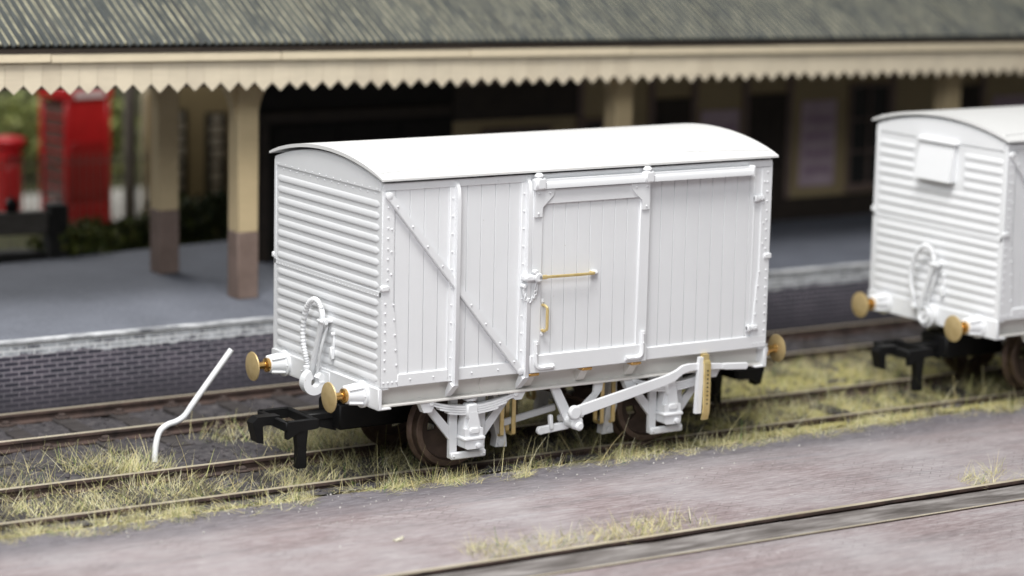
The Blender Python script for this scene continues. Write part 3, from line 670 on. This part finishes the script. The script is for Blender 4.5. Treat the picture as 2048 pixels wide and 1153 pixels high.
# ------------------------------------------------------------------ ground sheets
def fbm(x, y, s, o=4): return noise.fractal(Vector((x*s, y*s, 3.7)), 1.0, 2.0, o)
def sheet(name, x0, x1, y0, y1, nx, ny, zf, mat):
    xs = np.linspace(x0,x1,nx+1); ys = np.linspace(y0,y1,ny+1)
    b = MB(); b.v = [(float(x),float(y),zf(float(x),float(y))) for x in xs for y in ys]
    b.f = [(i*(ny+1)+j,(i+1)*(ny+1)+j,(i+1)*(ny+1)+j+1,i*(ny+1)+j+1) for i in range(nx) for j in range(ny)]
    return struct(b.build(name, mat, None, ang=180, recalc=False))
def bal_z(x, y): # shoulders dip a little between the two tracks
    z = -.155 + .030*fbm(x,y,2.2) + .018*fbm(x,y,9,3)
    k = min(max((-.70-y)/.06,0),1)          # cinders heaped against the near rail
    return z*(1-k)+k*(-.052+.012*fbm(x,y,6,2))
sheet('ballast', -12, 18, -.97, 4.62, 420, 84, bal_z, M['ballast'])
sheet('ground', -60, 80, -60, 60, 20, 20, lambda x,y: -.42, M['earth'])
def pav_z(x, y): return -.035 + .008*fbm(x,y,.8) - (.05*max(0,(y+1.15)/.22) if y > -1.15 else 0)
sheet('paving', -30, 40, -4.215, -.93, 220, 44, pav_z, M['paving'])
sheet('paving', -30, 40, -40, -4.93, 100, 110, lambda x,y: -.022+.006*fbm(x,y,.8), M['paving'])
M['infill'] = noisy('grey_cinder_infill', [(.36,(.07,.060,.055)),(.5,(.15,.135,.128)),(.66,(.30,.28,.27))], 2.2, (.5,2.5,1), rough=.8, bumps=(.5,.02), det=9)
sheet('paving', -30, 40, -4.90, -4.32, 220, 8, lambda x,y: -.040+.010*fbm(x,y,1.4), M['infill'])
sheet('paving', -30, 40, -4.39, -4.23, 60, 2, lambda x,y: -.12, M['cinder'])

# ------------------------------------------------------------------ tracks
def rail_prof(y): # bullhead-like section, foot at -.135
    return [(y-.035,0),(y+.035,0),(y+.038,-.008),(y+.038,-.035),(y+.012,-.05),(y+.012,-.10),(y+.055,-.125),(y+.055,-.14),(y-.055,-.14),(y-.055,-.125),(y-.012,-.10),(y-.012,-.05),(y-.038,-.035),(y-.038,-.008)]
def make_track(name, cy, x0, x1, label, seed):
    t = empty(name, (0,cy,0)); tag(t, label, 'railway track')
    for sg in (-1,1):
        b = MB(); b.prism(rail_prof(sg*.665), 0, x0, x1); b.build('rail', M['rail'], t, ang=50)
    r = random.Random(seed); x = x0+.3; sl = None; ch = None
    while x < x1-.2:
        if sl is None:
            b = MB(); b.box(-.125,.125,-1.28,1.28,-.25,-.118,.012); sl = b.build('sleeper', M['sleeper'], t); o = sl
            b = MB(); b.box(-.085,.085,-.13,.13,-.12,-.09,.012)
            for s2 in (-1,1): b.box(-.05,.05,min(s2*.02,s2*.10),max(s2*.02,s2*.10),-.11,-.055,.018)
            ch = b.build('rail_chair', M['chair'], o); ch.location = (0,-.665,0); c = ch.copy(); C.objects.link(c); c.parent = o; c.location = (0,.665,0)
        else:
            o = sl.copy(); C.objects.link(o)
            for yy in (-.665,.665): c = ch.copy(); C.objects.link(c); c.parent = o; c.location = (0,yy,0)
        o.location = (x, r.uniform(-.03,.03), r.uniform(-.012,.008)); o.rotation_euler = (0,0,r.uniform(-.02,.02)); x += .76+r.uniform(-.03,.03)
    return t
make_track('railway_track', 0, -9, 15, 'grassy siding track with brown rails carrying the white wagons', 1)
make_track('railway_track', 3.42, -9, 17, 'bare track beside the brick platform face, behind the bent rod', 2)
t = empty('inset_track', (0,0,0)); tag(t, 'rails set flush in the worn paving across the foreground', 'railway track')
b = MB(); b.prism(rail_prof(-4.235), 0, -25, 35); b.build('rail', M['rail'], t, ang=50)
b = MB(); b.box(-25,35,-4.925,-4.895,-.14,-.004,.004); b.build('check_rail', M['rail'], t)

# loose stones
def scatter(name, n, region, r0, r1, mat):
    base = []
    for k in range(6):
        bm = bmesh.new(); bmesh.ops.create_icosphere(bm, subdivisions=1, radius=1)
        for v in bm.verts: v.co *= random.uniform(.65,1.2)
        bm.verts.index_update(); base.append(([v.co.copy() for v in bm.verts],[tuple(v.index for v in f.verts) for f in bm.faces])); bm.free()
    b = MB()
    for i in range(n):
        x, y, z = region(); vs, fs = base[i%6]; s = random.uniform(r0,r1)*random.choice((1,1,1.5)); R = Matrix.Rotation(random.random()*6.28,3,'Z')@Matrix.Rotation(random.random()*6.28,3,'X')
        b.add([R@(v*s)+Vector((x,y,z)) for v in vs], fs)
    o = b.build(name, mat, None, smooth=False, recalc=False); return o
def reg():
    x = random.uniform(-8,11); y = random.uniform(-.85,4.5)
    return (x,y,bal_z(x,y)+.005)
o = scatter('loose_ballast', 5200, reg, .012, .032, M['stone']); tag(o, 'dark ballast chippings strewn between and beside the rails', 'ballast', kind='stuff')
o = scatter('dust_crumbs', 320, lambda: (random.uniform(-6,9), -1.0-abs(random.gauss(0,.7)), -.03), .004, .010, noisy('pale_dust', [(.3,(.4,.38,.36)),(.7,(.62,.6,.57))], 4)); tag(o, 'tiny pale crumbs of dust on the paving beside the track', 'dust', kind='stuff')
o = scatter('pebble', 7, lambda: (-3.45+random.gauss(0,.05), -3.06+random.gauss(0,.025), -.025), .010, .022, noisy('cream_crumb', [(.3,(.55,.52,.40)),(.7,(.7,.67,.54))], 9)); tag(o, 'small cream crumb lying alone on the mauve paving in the foreground', 'pebble')

# ------------------------------------------------------------------ static grass
def grass():
    V = []; F = []; T = []
    pal = [(.68,.61,.33),(.61,.55,.30),(.72,.67,.42),(.57,.53,.26),(.44,.45,.18),(.65,.54,.27),(.76,.72,.50)]
    def blade(x, y, z, L, lean, az, w, c, roll):
        n = 3; px, py, pz = x, y, z; th = lean; d = Vector((math.cos(az), math.sin(az))); i0 = len(V)
        wx, wy = math.cos(roll)*w, math.sin(roll)*w
        for k in range(n+1):
            ww = 1-.75*(k/n); V.append((px-wx*ww,py-wy*ww,pz)); V.append((px+wx*ww,py+wy*ww,pz)); T.append(c); T.append(c)
            st = L/n; px += d.x*math.sin(th)*st; py += d.y*math.sin(th)*st; pz += math.cos(th)*st; th = min(th+.16*random.random(), 1.52)
        for k in range(n): F.append((i0+2*k,i0+2*k+1,i0+2*k+3,i0+2*k+2))
    def field(n, x0, x1, y0, y1, dens, L0, L1, lean0, lean1, zf, ns=1.6, seed=0, green=.08):
        done = 0; tries = 0
        while done < n and tries < n*40:
            tries += 1
            x = random.uniform(x0,x1); y = random.uniform(y0,y1)
            d = dens(x,y) + .9*fbm(x+seed,y-seed,ns,3)
            if d < random.random(): continue
            c = random.choice(pal); k = random.uniform(.75,1.15)
            if random.random() < green: c = (.10,.20,.035)
            clump = fbm(x*.8+9,y*.8,2.4,2); az = clump*7+random.gauss(0,.9)
            L = random.uniform(L0,L1)*(1.35 if random.random()<.06 else 1)
            blade(x,y,zf(x,y)-.01,L,random.uniform(lean0,lean1) if random.random()>.08 else random.uniform(0,.35),az,random.uniform(.0022,.0040),tuple(a*k for a in c),random.random()*PI); done += 1
    # between the rails of the siding
    field(12500,-7.5,9,-.46,.58,lambda x,y: .55 if x<-1.2 else (.6 if x>1.0 else .42),.12,.30,.6,1.45,bal_z,1.7,1)
    # wide verge between the two tracks: patchy on the left, lush to the right
    field(8000,-7.5,3,.70,2.45,lambda x,y: .24-.42*max(0,(y-1.5))+(.2 if x>-2.6 else 0)-(.25 if -4.0<x<-3.0 and y>1.1 else 0),.14,.40,.45,1.4,bal_z,1.1,4)
    field(15000,1.4,13,.72,2.75,lambda x,y: .78,.10,.27,.6,1.4,bal_z,1.2,8)
    # narrow strip between near rail and paving
    field(17000,-7.5,11,-1.46,-.83,lambda x,y: .52-1.2*abs(y+1.08),.08,.23,1.0,1.52,lambda x,y: max(bal_z(x,y), pav_z(x,y) if y<-.95 else -1),1.9,12,.06)
    # strips beside the inset rail
    field(1250,-3.1,-.2,-4.2,-3.65,lambda x,y: .65-.9*abs(y+4.12),.10,.25,.5,1.4,lambda x,y:-.035,1.7,15)
    field(500,3.5,5.6,-4.2,-3.7,lambda x,y: .6-1.1*abs(y+4.12),.10,.28,.7,1.45,lambda x,y:-.035,1.7,18)
    for k in range(260):  # stray long fibres
        x = random.uniform(-6,9); y = random.choice((random.uniform(-.6,-.75),random.uniform(-1.3,-.8),random.uniform(.2,.6)))
        blade(x,y,-.1,random.uniform(.3,.6),random.uniform(.1,.9),random.random()*6.28,.004,random.choice(pal),random.random()*PI)
    me = bpy.data.meshes.new('grass'); me.from_pydata(V,[],F); a = me.color_attributes.new('tint','FLOAT_COLOR','POINT')
    a.data.foreach_set('color', [q for c in T for q in (*c,1.0)]); me.materials.append(M['grass']); o = bpy.data.objects.new('grass', me); C.objects.link(o)
    tag(o, 'straw coloured fibre grass growing in tufts along and between the rails', 'grass', kind='stuff')
grass()

# ------------------------------------------------------------------ bent white rod
b = MB(); b.tube(bez([(-4.10,1.5,-.13),(-4.06,1.55,.06),(-3.99,1.6,.20),(-3.88,1.62,.27),(-3.76,1.62,.30),(-3.66,1.61,.36),(-3.58,1.6,.47),(-3.5,1.6,.57)],6)+[Vector((-3.06,1.6,1.10))], .036, 12)
o = b.build('bent_rod', M['white']); tag(o, 'bent white plastic rod standing askew in the ballast left of the wagon', 'rod')

# ------------------------------------------------------------------ platform
P = empty('station_platform', (0,0,0)); tag(P, 'low station platform with sooty brick face and whitewashed edge', 'platform')
b = MB(); b.box(-26,40,4.62,4.80,-.42,.755,0); b.build('brick_face', M['brick'], P)
b = MB(); b.box(-26,40,4.590,4.70,.756,.800,.008); b.build('edging', M['edging'], P)
b = MB(); xs = [-26,40]; b.prism([(-26,4.70),(-26,8.0),(-3.2,9.9),(2,10.6),(12,10.6),(40,10.6),(40,4.70)],2,.2,.803); b.build('paving_surface', M['platform'], P)

# ------------------------------------------------------------------ canopy (sags slightly to the right)
K = empty('platform_canopy', (0,0,0), (0,.01757,0)); tag(K, 'station canopy with corrugated roof and cream saw-tooth valance on posts', 'canopy')
TX = math.radians(27); x0, x1 = -9.0, 24.0
b = MB(); ev = (5.09, 4.365); rows = [(5.09,4.365),(10.6,4.375+5.57*math.tan(TX))]; n = int((x1-x0)/.112*8); vs = []; 
for i in range(n+1):
    x = x0+(x1-x0)*i/n; dz = .020*math.cos(2*PI*x/.112)
    for (y,z) in rows: vs.append((x,y-dz*math.sin(TX),z+dz*math.cos(TX)))
for i in range(n+1):
    x = x0+(x1-x0)*i/n; dz = .020*math.cos(2*PI*x/.112)-.028
    for (y,z) in rows: vs.append((x,y-dz*math.sin(TX),z+dz*math.cos(TX)))
o2 = 2*(n+1); fs = []
for i in range(n):
    fs += [(2*i,2*i+2,2*i+3,2*i+1),(o2+2*i,o2+2*i+1,o2+2*i+3,o2+2*i+2),(2*i,o2+2*i,o2+2*i+2,2*i+2)]
b.add(vs,fs); b.build('corrugated_roof', M['corr'], K, ang=60, recalc=False)
b = MB(); b.prism([(5.12,4.31),(10.6,4.31+5.54*math.tan(TX)),(10.6,4.25+5.54*math.tan(TX)),(5.12,4.25)],0,x0+.05,x1-.05); b.build('roof_boarding', M['dkbrown'], K)
b = MB()
xx = x0
while xx < x1:
    e = min(xx+random.uniform(2.2,3.4), x1); b.box(xx+.004,e-.004,5.135-random.uniform(0,.012),5.20,4.135+random.uniform(-.006,.004),4.30+random.uniform(-.012,.008),.008); xx = e
b.build('fascia_board', M['cream'], K)
b = MB(); pt = .25; xx = x0
while xx < x1-.01:
    dz = random.uniform(-.010,.010); w2 = random.uniform(.485,.515)
    b.prism([(xx+.002,4.13),(xx+pt-.002,4.13),(xx+pt-.002,3.84+dz),(xx+pt*w2,3.725+dz+random.uniform(-.008,.006)),(xx+.002,3.84+dz)],1,5.20+random.uniform(-.003,.003),5.225); xx += pt
b.build('valance', M['valance'], K)
b = MB(); b.box(x0,x1,5.85,6.05,3.72,3.92,.01); b.box(x0,x1,8.15,8.28,3.9,5.7,.01); b.build('beam', M['brown'], K)
b = MB(); b.box(x0,x1,5.23,8.2,4.06,4.10); b.build('soffit', M['dkbrown'], K)

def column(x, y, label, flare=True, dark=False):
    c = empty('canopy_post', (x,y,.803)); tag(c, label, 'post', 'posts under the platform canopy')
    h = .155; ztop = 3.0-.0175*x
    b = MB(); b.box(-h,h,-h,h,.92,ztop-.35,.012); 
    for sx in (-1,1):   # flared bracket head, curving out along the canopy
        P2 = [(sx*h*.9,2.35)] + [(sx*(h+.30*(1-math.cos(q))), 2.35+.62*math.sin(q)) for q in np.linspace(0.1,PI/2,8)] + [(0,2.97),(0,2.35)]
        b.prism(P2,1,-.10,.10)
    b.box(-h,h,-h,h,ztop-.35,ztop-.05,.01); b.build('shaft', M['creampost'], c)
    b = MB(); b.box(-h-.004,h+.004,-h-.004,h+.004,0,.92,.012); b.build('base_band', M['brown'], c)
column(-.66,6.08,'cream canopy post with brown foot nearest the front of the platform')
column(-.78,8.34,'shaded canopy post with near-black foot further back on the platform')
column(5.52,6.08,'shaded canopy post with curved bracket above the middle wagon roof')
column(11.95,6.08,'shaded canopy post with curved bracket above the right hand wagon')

# ------------------------------------------------------------------ station building
B = empty('station_building', (0,0,0)); tag(B, 'long station building of cream panels and dark brown doors under the canopy', 'building')
Y = 8.55
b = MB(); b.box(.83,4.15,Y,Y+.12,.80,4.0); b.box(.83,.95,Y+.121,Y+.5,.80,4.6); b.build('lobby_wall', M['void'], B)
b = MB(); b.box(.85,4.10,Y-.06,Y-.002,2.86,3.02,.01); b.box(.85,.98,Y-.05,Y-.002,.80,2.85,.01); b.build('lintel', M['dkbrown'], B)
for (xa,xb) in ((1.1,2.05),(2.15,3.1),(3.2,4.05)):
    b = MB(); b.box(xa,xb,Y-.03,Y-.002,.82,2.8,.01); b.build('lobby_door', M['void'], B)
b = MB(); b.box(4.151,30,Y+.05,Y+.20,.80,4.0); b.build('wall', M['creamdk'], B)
b = MB(); b.box(4.16,30,Y+.015,Y+.048,.80,1.18,.008); b.build('dado', M['dkbrown'], B)
for xa in (6.52,7.9,8.75,9.8,10.72,12.95,14.0,15.0):
    b = MB(); b.box(xa-.06,xa+.06,Y-.0,Y+.049,1.181,3.3,.01); b.build('pilaster', M['brown'], B)
b = MB(); b.box(4.16,30,Y-.02,Y+.048,3.31,3.5,.01); b.build('cornice', M['brown'], B)
def door(xa,xb):
    d = MB(); d.box(xa,xb,Y+.0,Y+.049,.805,2.95,.006)
    for k in (0,1):
        d.box(xa+.12+k*(xb-xa)/2-.04*k,xa+(k+1)*(xb-xa)/2-.05,Y-.012,Y+.01,1.0,1.7,.01); d.box(xa+.12+k*(xb-xa)/2-.04*k,xa+(k+1)*(xb-xa)/2-.05,Y-.012,Y+.01,1.8,2.75,.01)
    o = d.build('door', M['dkbrown'], B); k = MB(); k.lathe([(Y-.06,.01),(Y-.05,.03),(Y-.0,.015)],1,(xa+.12,0,1.75),10); k.build('door_handle', M['brass'], o)
for a,c in ((7.98,8.68),(9.86,10.66),(14.06,14.94)): door(a,c)
def window(xa,xb,za,zb):
    f = MB(); w = .06
    f.box(xa-w,xb+w,Y-.015,Y+.049,za-w,za,.008); f.box(xa-w,xb+w,Y-.015,Y+.049,zb,zb+w,.008); f.box(xa-w,xa,Y-.015,Y+.049,za,zb,.008); f.box(xb,xb+w,Y-.015,Y+.049,za,zb,.008)
    for k in (1,2): z = za+(zb-za)*k/3; f.box(xa,xb,Y+.0,Y+.03,z-.02,z+.02,.004)
    f.box((xa+xb)/2-.02,(xa+xb)/2+.02,Y+.001,Y+.029,za,zb,.004); o = f.build('window', M['brown'], B)
    g = MB(); g.box(xa,xb,Y+.031,Y+.048,za,zb); g.build('pane', M['frame'], o); s = MB(); s.box(xa-.1,xb+.1,Y-.05,Y+.05,za-.12,za-.062,.01); s.build('sill', M['brown'], o)
window(4.75,5.9,1.5,2.55); window(6.62,7.3,1.5,2.62); window(12.05,12.85,1.35,3.0)
b = MB(); b.box(4.155,6.45,Y-.02,Y+.049,2.75,3.3,.01); b.build('door_head', M['dkbrown'], B)
for (xa,xb,za,zb,l) in ((8.9,9.68,1.35,2.72,'faded mauve poster on the cream wall just above the middle wagon roof'),(10.98,11.72,1.36,2.80,'tall faded mauve poster on the wall between the two wagons'),(15.25,16.1,1.9,2.72,'mauve poster on the wall above the right hand wagon roof')):
    q = MB(); q.box(xa,xb,Y+.02,Y+.049,za,zb,.004); o = q.build('poster', M['poster']); tag(o, l, 'poster', 'posters on the station wall')
    q = MB()
    for k in range(4): q.box(xa+.08,xb-.08,Y+.014,Y+.019,za+(zb-za)*(.15+.2*k),za+(zb-za)*(.22+.2*k))
    q.build('faded_print', noisy('faded_mauve_ink', [(.3,(.33,.22,.30)),(.7,(.40,.29,.36))], 4), o)

# ------------------------------------------------------------------ lane behind the platform
sheet('forecourt', -30, 30, 7, 16.0, 60, 20, lambda x,y: .30+.04*fbm(x,y,.6), M['earth'])
sheet('lane', -30, 30, 15.6, 19.5, 30, 6, lambda x,y: .345, M['road'])
sheet('field', -60, 80, 19.3, 34, 60, 10, lambda x,y: .34+max(0,y-20)*.06+.1*fbm(x,y,.4), M['earth'])
b = MB(); b.box(-70,100,34,34.3,-.5,26); o = struct(b.build('sky', M['sky']))

def leafmass(name, cx, cy, cz, rx, ry, rz, n, pal, label, cat, group, size=.07):
    V=[];F=[];T=[]; blobs = [(random.gauss(0,.45),random.gauss(0,.45),random.uniform(-.5,.6),random.uniform(.35,.6)) for _ in range(9)]
    for i in range(n):
        bx,by,bz,br = random.choice(blobs); d = Vector((random.gauss(0,1),random.gauss(0,1),random.gauss(0,1))).normalized()*br*random.uniform(.75,1.05)
        p = Vector(((bx+d.x)*rx,(by+d.y)*ry,max((bz+d.z)*rz,-rz*.9))); nrm = (d+Vector((random.gauss(0,.5),random.gauss(0,.5),random.gauss(0,.5)))).normalized(); u = nrm.orthogonal().normalized(); w = nrm.cross(u); s = size*random.uniform(.5,1.2)
        i0=len(V); c = random.choice(pal); k = random.uniform(.6,1.3)
        for (a,e) in ((-1,0),(0,-.55),(1,0),(0,.55)): V.append(tuple(p+u*a*s+w*e*s)); T.append(tuple(q*k for q in c))
        F.append((i0,i0+1,i0+2,i0+3))
    e0 = empty(name,(cx,cy,cz)); tag(e0,label,cat,group)
    me = bpy.data.meshes.new('foliage'); me.from_pydata(V,[],F); a = me.color_attributes.new('tint','FLOAT_COLOR','POINT'); a.data.foreach_set('color',[q for c in T for q in (*c,1.0)]); me.materials.append(M['leaf'])
    o = bpy.data.objects.new('foliage',me); C.objects.link(o); o.parent = e0
    st = MB()
    for k in range(6): st.tube([(random.gauss(0,.1)*rx,random.gauss(0,.1)*ry,-rz),(random.gauss(0,.3)*rx,random.gauss(0,.3)*ry,rz*.3)],.02,5)
    st.build('stem', M['post'], e0); return e0
G1 = [(.085,.105,.022),(.12,.14,.03),(.055,.075,.018),(.16,.16,.04)]; G2 = [(.03,.045,.014),(.05,.06,.02),(.02,.03,.01)]; G3 = [(.30,.34,.12),(.25,.29,.10),(.38,.40,.18)]
leafmass('bush',-.95,11.0,.75,.75,.45,.5,1500,G1,'low mossy green bush beside the dark buffer stop','bush','bushes behind the platform')
leafmass('bush',-.05,11.6,.70,.65,.45,.5,1300,G1+G2,'mossy bush under the red telephone kiosk','bush','bushes behind the platform')
leafmass('bush',.95,11.8,.85,.60,.45,.62,1500,G2+G1,'taller dark bush behind the shaded canopy post','bush','bushes behind the platform')
leafmass('bush',1.72,11.8,.80,.60,.45,.62,1500,G2,'dark bush at the foot of the cream hut','bush','bushes behind the platform')
for i,(x,w,l) in enumerate(((-1.9,1.6,'pale green hedge clump beyond the pillar box'),(1.35,1.5,'pale green hedge clump between the pillar box and the kiosk'),(3.4,1.5,'pale green hedge clump right of the red kiosk'),(5.6,1.8,'pale green hedge clump behind the cream hut'))):
    leafmass('hedge',x,20.6,1.05,w,.7,1.0,2200,G3+G1,l,'hedge','hedge clumps beyond the lane',.11)
for i,(x,l) in enumerate(((-2.5,'dim grey green tree far behind the pillar box'),(1.9,'dim grey green tree far behind the red kiosk'),(5.5,'dim grey green tree far behind the hut'))):
    leafmass('tree',x,27,2.6,2.4,1.2,2.2,1800,[(.15,.165,.165),(.19,.20,.20),(.12,.135,.14)],l,'tree','trees far beyond the lane',.2)

# telephone kiosk, back towards us
T_ = empty('telephone_kiosk', (1.12,16,.345), (0,0,math.radians(8))); tag(T_, 'tall red telephone kiosk seen blurred under the left end of the valance', 'phone box')
b = MB(); b.box(-.46,.46,-.46,.46,0,.12,.02); b.box(-.44,.44,-.44,.44,.12,.34,.01)
for sx in (-1,1):
    for sy in (-1,1): b.box(sx*.40-.045,sx*.40+.045,sy*.40-.045,sy*.40+.045,.341,2.15,.015)
b.box(-.40,.40,-.42,-.36,.341,2.15,.01); b.build('body', M['red'], T_)
b = MB(); b.box(-.36,.36,-.437,-.421,.42,1.42,.008); b.build('lower_panel', M['reddk'], T_)
for sx in (-1,1):
    b = MB(); b.box(sx*.395-.012,sx*.395+.012,-.353,.353,.42,2.05); o = b.build('window', M['glass'], T_)
    b = MB()
    for k in range(1,8): b.box(sx*.41-.015,sx*.41+.015,-.35,.35,.42+k*.203-.012,.42+k*.203+.012)
    b.build('glazing_bar', M['red'], o)
b = MB(); b.box(-.34,.34,.38,.41,.36,2.1,.01); b.build('door', M['red'], T_)
b = MB(); b.box(-.47,.47,-.47,.47,2.151,2.36,.02)
b.prism([(-.44,2.362)]+[(-.44+.88*i/12,2.362+.16*math.sin(PI*i/12)) for i in range(1,12)]+[(.44,2.362)],1,-.44,.44); b.build('roof', M['red'], T_)
b = MB(); b.box(-.30,.30,-.482,-.471,2.18,2.30,.004); b.build('sign', M['pale'], T_)
# pillar box
p = empty('pillar_box', (-.02,16.2,.345)); tag(p, 'red pillar box with overhanging cap at the left edge', 'post box')
b = MB(); b.cyl(2,(0,0,0),.27,0,.12,24,.02); b.cyl(2,(0,0,0),.235,.12,1.36,24,.01); b.build('body', M['red'], p)
b = MB(); b.lathe([(1.361,.24),(1.37,.30),(1.44,.305),(1.47,.29),(1.50,.18),(1.515,.02)],2,(0,0,0),24); b.build('cap', M['red'], p)
b = MB(); b.box(-.11,.11,-.255,-.20,1.14,1.19,.01); b.build('posting_slot', M['black'], p); b = MB(); b.box(-.13,.13,-.245,-.2,.45,1.02,.02); b.build('door', M['red'], p)
# buffer stop beyond the platform ramp
q = empty('buffer_stop', (-1.95,10.9,.30), (0,0,math.radians(-8))); tag(q, 'dark timber buffer stop beside the platform end at the left edge', 'buffer stop')
b = MB(); b.box(-1.1,.38,-.22,-.0,.78,1.12,.03); b.build('buffer_beam', M['timbergrey'], q)
for x in (-.9,.53):
    b = MB(); b.box(x-.14,x+.14,-.26,.10,0,1.22,.02); b.bar((x,.1,.9),(x,.9,.05),.14,.14); b.build('upright', M['timberdk'], q)
b = MB(); b.box(-.75,.38,-.1,.3,0,.50,.05); b.build('sleeper_stack', M['timberdk'], q)
b = MB(); b.lathe([(1.121,.09),(1.26,.10),(1.30,.06),(1.34,.02)],2,(-.15,-.1,0),14); b.build('lamp', M['black'], q)
# spear fence
f = empty('spear_fence', (0,13.6,.30)); tag(f, 'thin pale spear fence in front of the red kiosk', 'fence')
for z in (.35,1.40):
    b = MB(); b.box(-3.5,1.95,-.010,.010,z,z+.018); b.build('rail', M['post'], f)
pl = None
for i in range(46):
    if pl is None:
        b = MB(); b.box(-.010,.010,-.008,.008,0,1.48); b.prism([(-.018,1.481),(.018,1.481),(0,1.58)],1,-.006,.006); o = pl = b.build('paling', M['post'], f)
    else: o = pl.copy(); C.objects.link(o)
    o.location = (-3.5+i*.12, -.022, 0)
# post and lamp
b = MB(); b.box(-.085,.085,-.085,.085,0,3.4,.02); o = b.build('telegraph_post', M['post']); o.location = (1.32,14.2,.3); tag(o, 'grey brown timber post between the kiosk and the hut', 'post')
lp = empty('street_lamp', (1.75,14.6,.3)); tag(lp, 'pale swan neck lamp beside the left corner of the hut', 'lamp post')
b = MB(); b.tube([(0,0,0),(0,0,2.1)]+bez([(0,0,2.1),(.02,0,2.35),(.14,0,2.52),(.3,0,2.56)],5)[1:],.04,8); b.build('pole', M['cream'], lp); b = MB(); b.lathe([(2.42,.15),(2.52,.06),(2.58,.03)],2,(.3,0,0),12); b.build('shade', M['cream'], lp)
# hut with boards
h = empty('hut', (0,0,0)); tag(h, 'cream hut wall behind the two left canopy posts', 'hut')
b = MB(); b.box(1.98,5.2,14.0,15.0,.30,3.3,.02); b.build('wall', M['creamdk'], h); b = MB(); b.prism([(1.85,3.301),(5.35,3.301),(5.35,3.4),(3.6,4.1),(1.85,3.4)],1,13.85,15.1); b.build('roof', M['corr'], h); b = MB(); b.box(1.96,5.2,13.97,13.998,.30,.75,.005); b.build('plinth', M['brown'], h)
def board(x0_,x1_,z0_,z1_,label):
    e0 = empty('notice_board',((x0_+x1_)/2,13.99,z0_)); tag(e0,label,'notice board','notice boards on the hut'); w=(x1_-x0_)/2; hh=z1_-z0_
    b = MB(); b.box(-w,w,-.04,0,0,hh,.01); b.build('frame', M['frame'], e0); b = MB(); z=.07; r=random.Random(5)
    while z < hh-.15:
        k = r.uniform(.1,.2); b.box(-w*.62+r.uniform(0,.03),w*.62-r.uniform(0,.05),-.052,-.042,z,min(z+k,hh-.05)); z += k+.05
    b.build('notice', M['paper'], e0)
board(2.60,2.99,.92,2.38,'black framed notice board left of the front canopy post'); board(1.99,2.26,1.0,2.45,'narrow notice board half hidden by the shaded post')

# ------------------------------------------------------------------ light, air, camera
Wd = bpy.data.worlds.new('World'); S.world = Wd; Wd.use_nodes = True
bg = Wd.node_tree.nodes['Background']; bg.inputs[0].default_value = (.93,.97,1.0,1); bg.inputs[1].default_value = .13
def area(name, loc, target, size, power, col):
    l = bpy.data.lights.new(name,'AREA'); l.shape = 'RECTANGLE'; l.size, l.size_y = size; l.energy = power; l.color = col
    o = bpy.data.objects.new(name,l); C.objects.link(o); o.location = loc; d = Vector(target)-Vector(loc); o.rotation_euler = d.to_track_quat('-Z','Y').to_euler(); return o
area('overhead_light', (-8,-10,30), (0,0,1), (15,11), 12600, (1,.985,.96))
area('front_left_fill', (-24,-26,22), (0,0,1), (18,12), 7800, (.95,.975,1))  # unseen soft fill added at front left to lift the wagon's side and end
area('side_light', (-14,2,24), (0,1,0), (14,14), 1800, (1,.99,.97))
area('rear_light', (-3,27,15), (0,15.5,1), (14,7), 3000, (1,.99,.97))  # unseen lamp added behind to brighten the kiosk and lane
cam = bpy.data.cameras.new('camera'); co = bpy.data.objects.new('camera', cam); C.objects.link(co); S.camera = co
CX,CY,CZ,yaw,pit,rol,fp = -16.85425,-26.12836,7.39941,.568463,-.1762004,.02262242,5312.438
fw = Vector((math.sin(yaw)*math.cos(pit),math.cos(yaw)*math.cos(pit),math.sin(pit))); r = fw.cross(Vector((0,0,1))).normalized(); u = r.cross(fw)
r2 = r*math.cos(rol)+u*math.sin(rol); u2 = -r*math.sin(rol)+u*math.cos(rol)
co.matrix_world = Matrix((( r2.x,u2.x,-fw.x,CX),(r2.y,u2.y,-fw.y,CY),(r2.z,u2.z,-fw.z,CZ),(0,0,0,1)))
cam.sensor_width = 36; cam.lens = fp/2048*36; cam.clip_start = .5; cam.clip_end = 400
cam.dof.use_dof = True; cam.dof.focus_distance = 30.0; cam.dof.aperture_fstop = .26
S.render.engine = 'CYCLES'; S.cycles.use_denoising = True; S.cycles.max_bounces = 8; S.cycles.diffuse_bounces = 4; S.cycles.glossy_bounces = 3
S.view_settings.view_transform = 'Standard'; S.view_settings.look = 'None'; S.view_settings.exposure = 0; S.view_settings.gamma = 1; S.view_settings.use_curve_mapping = False
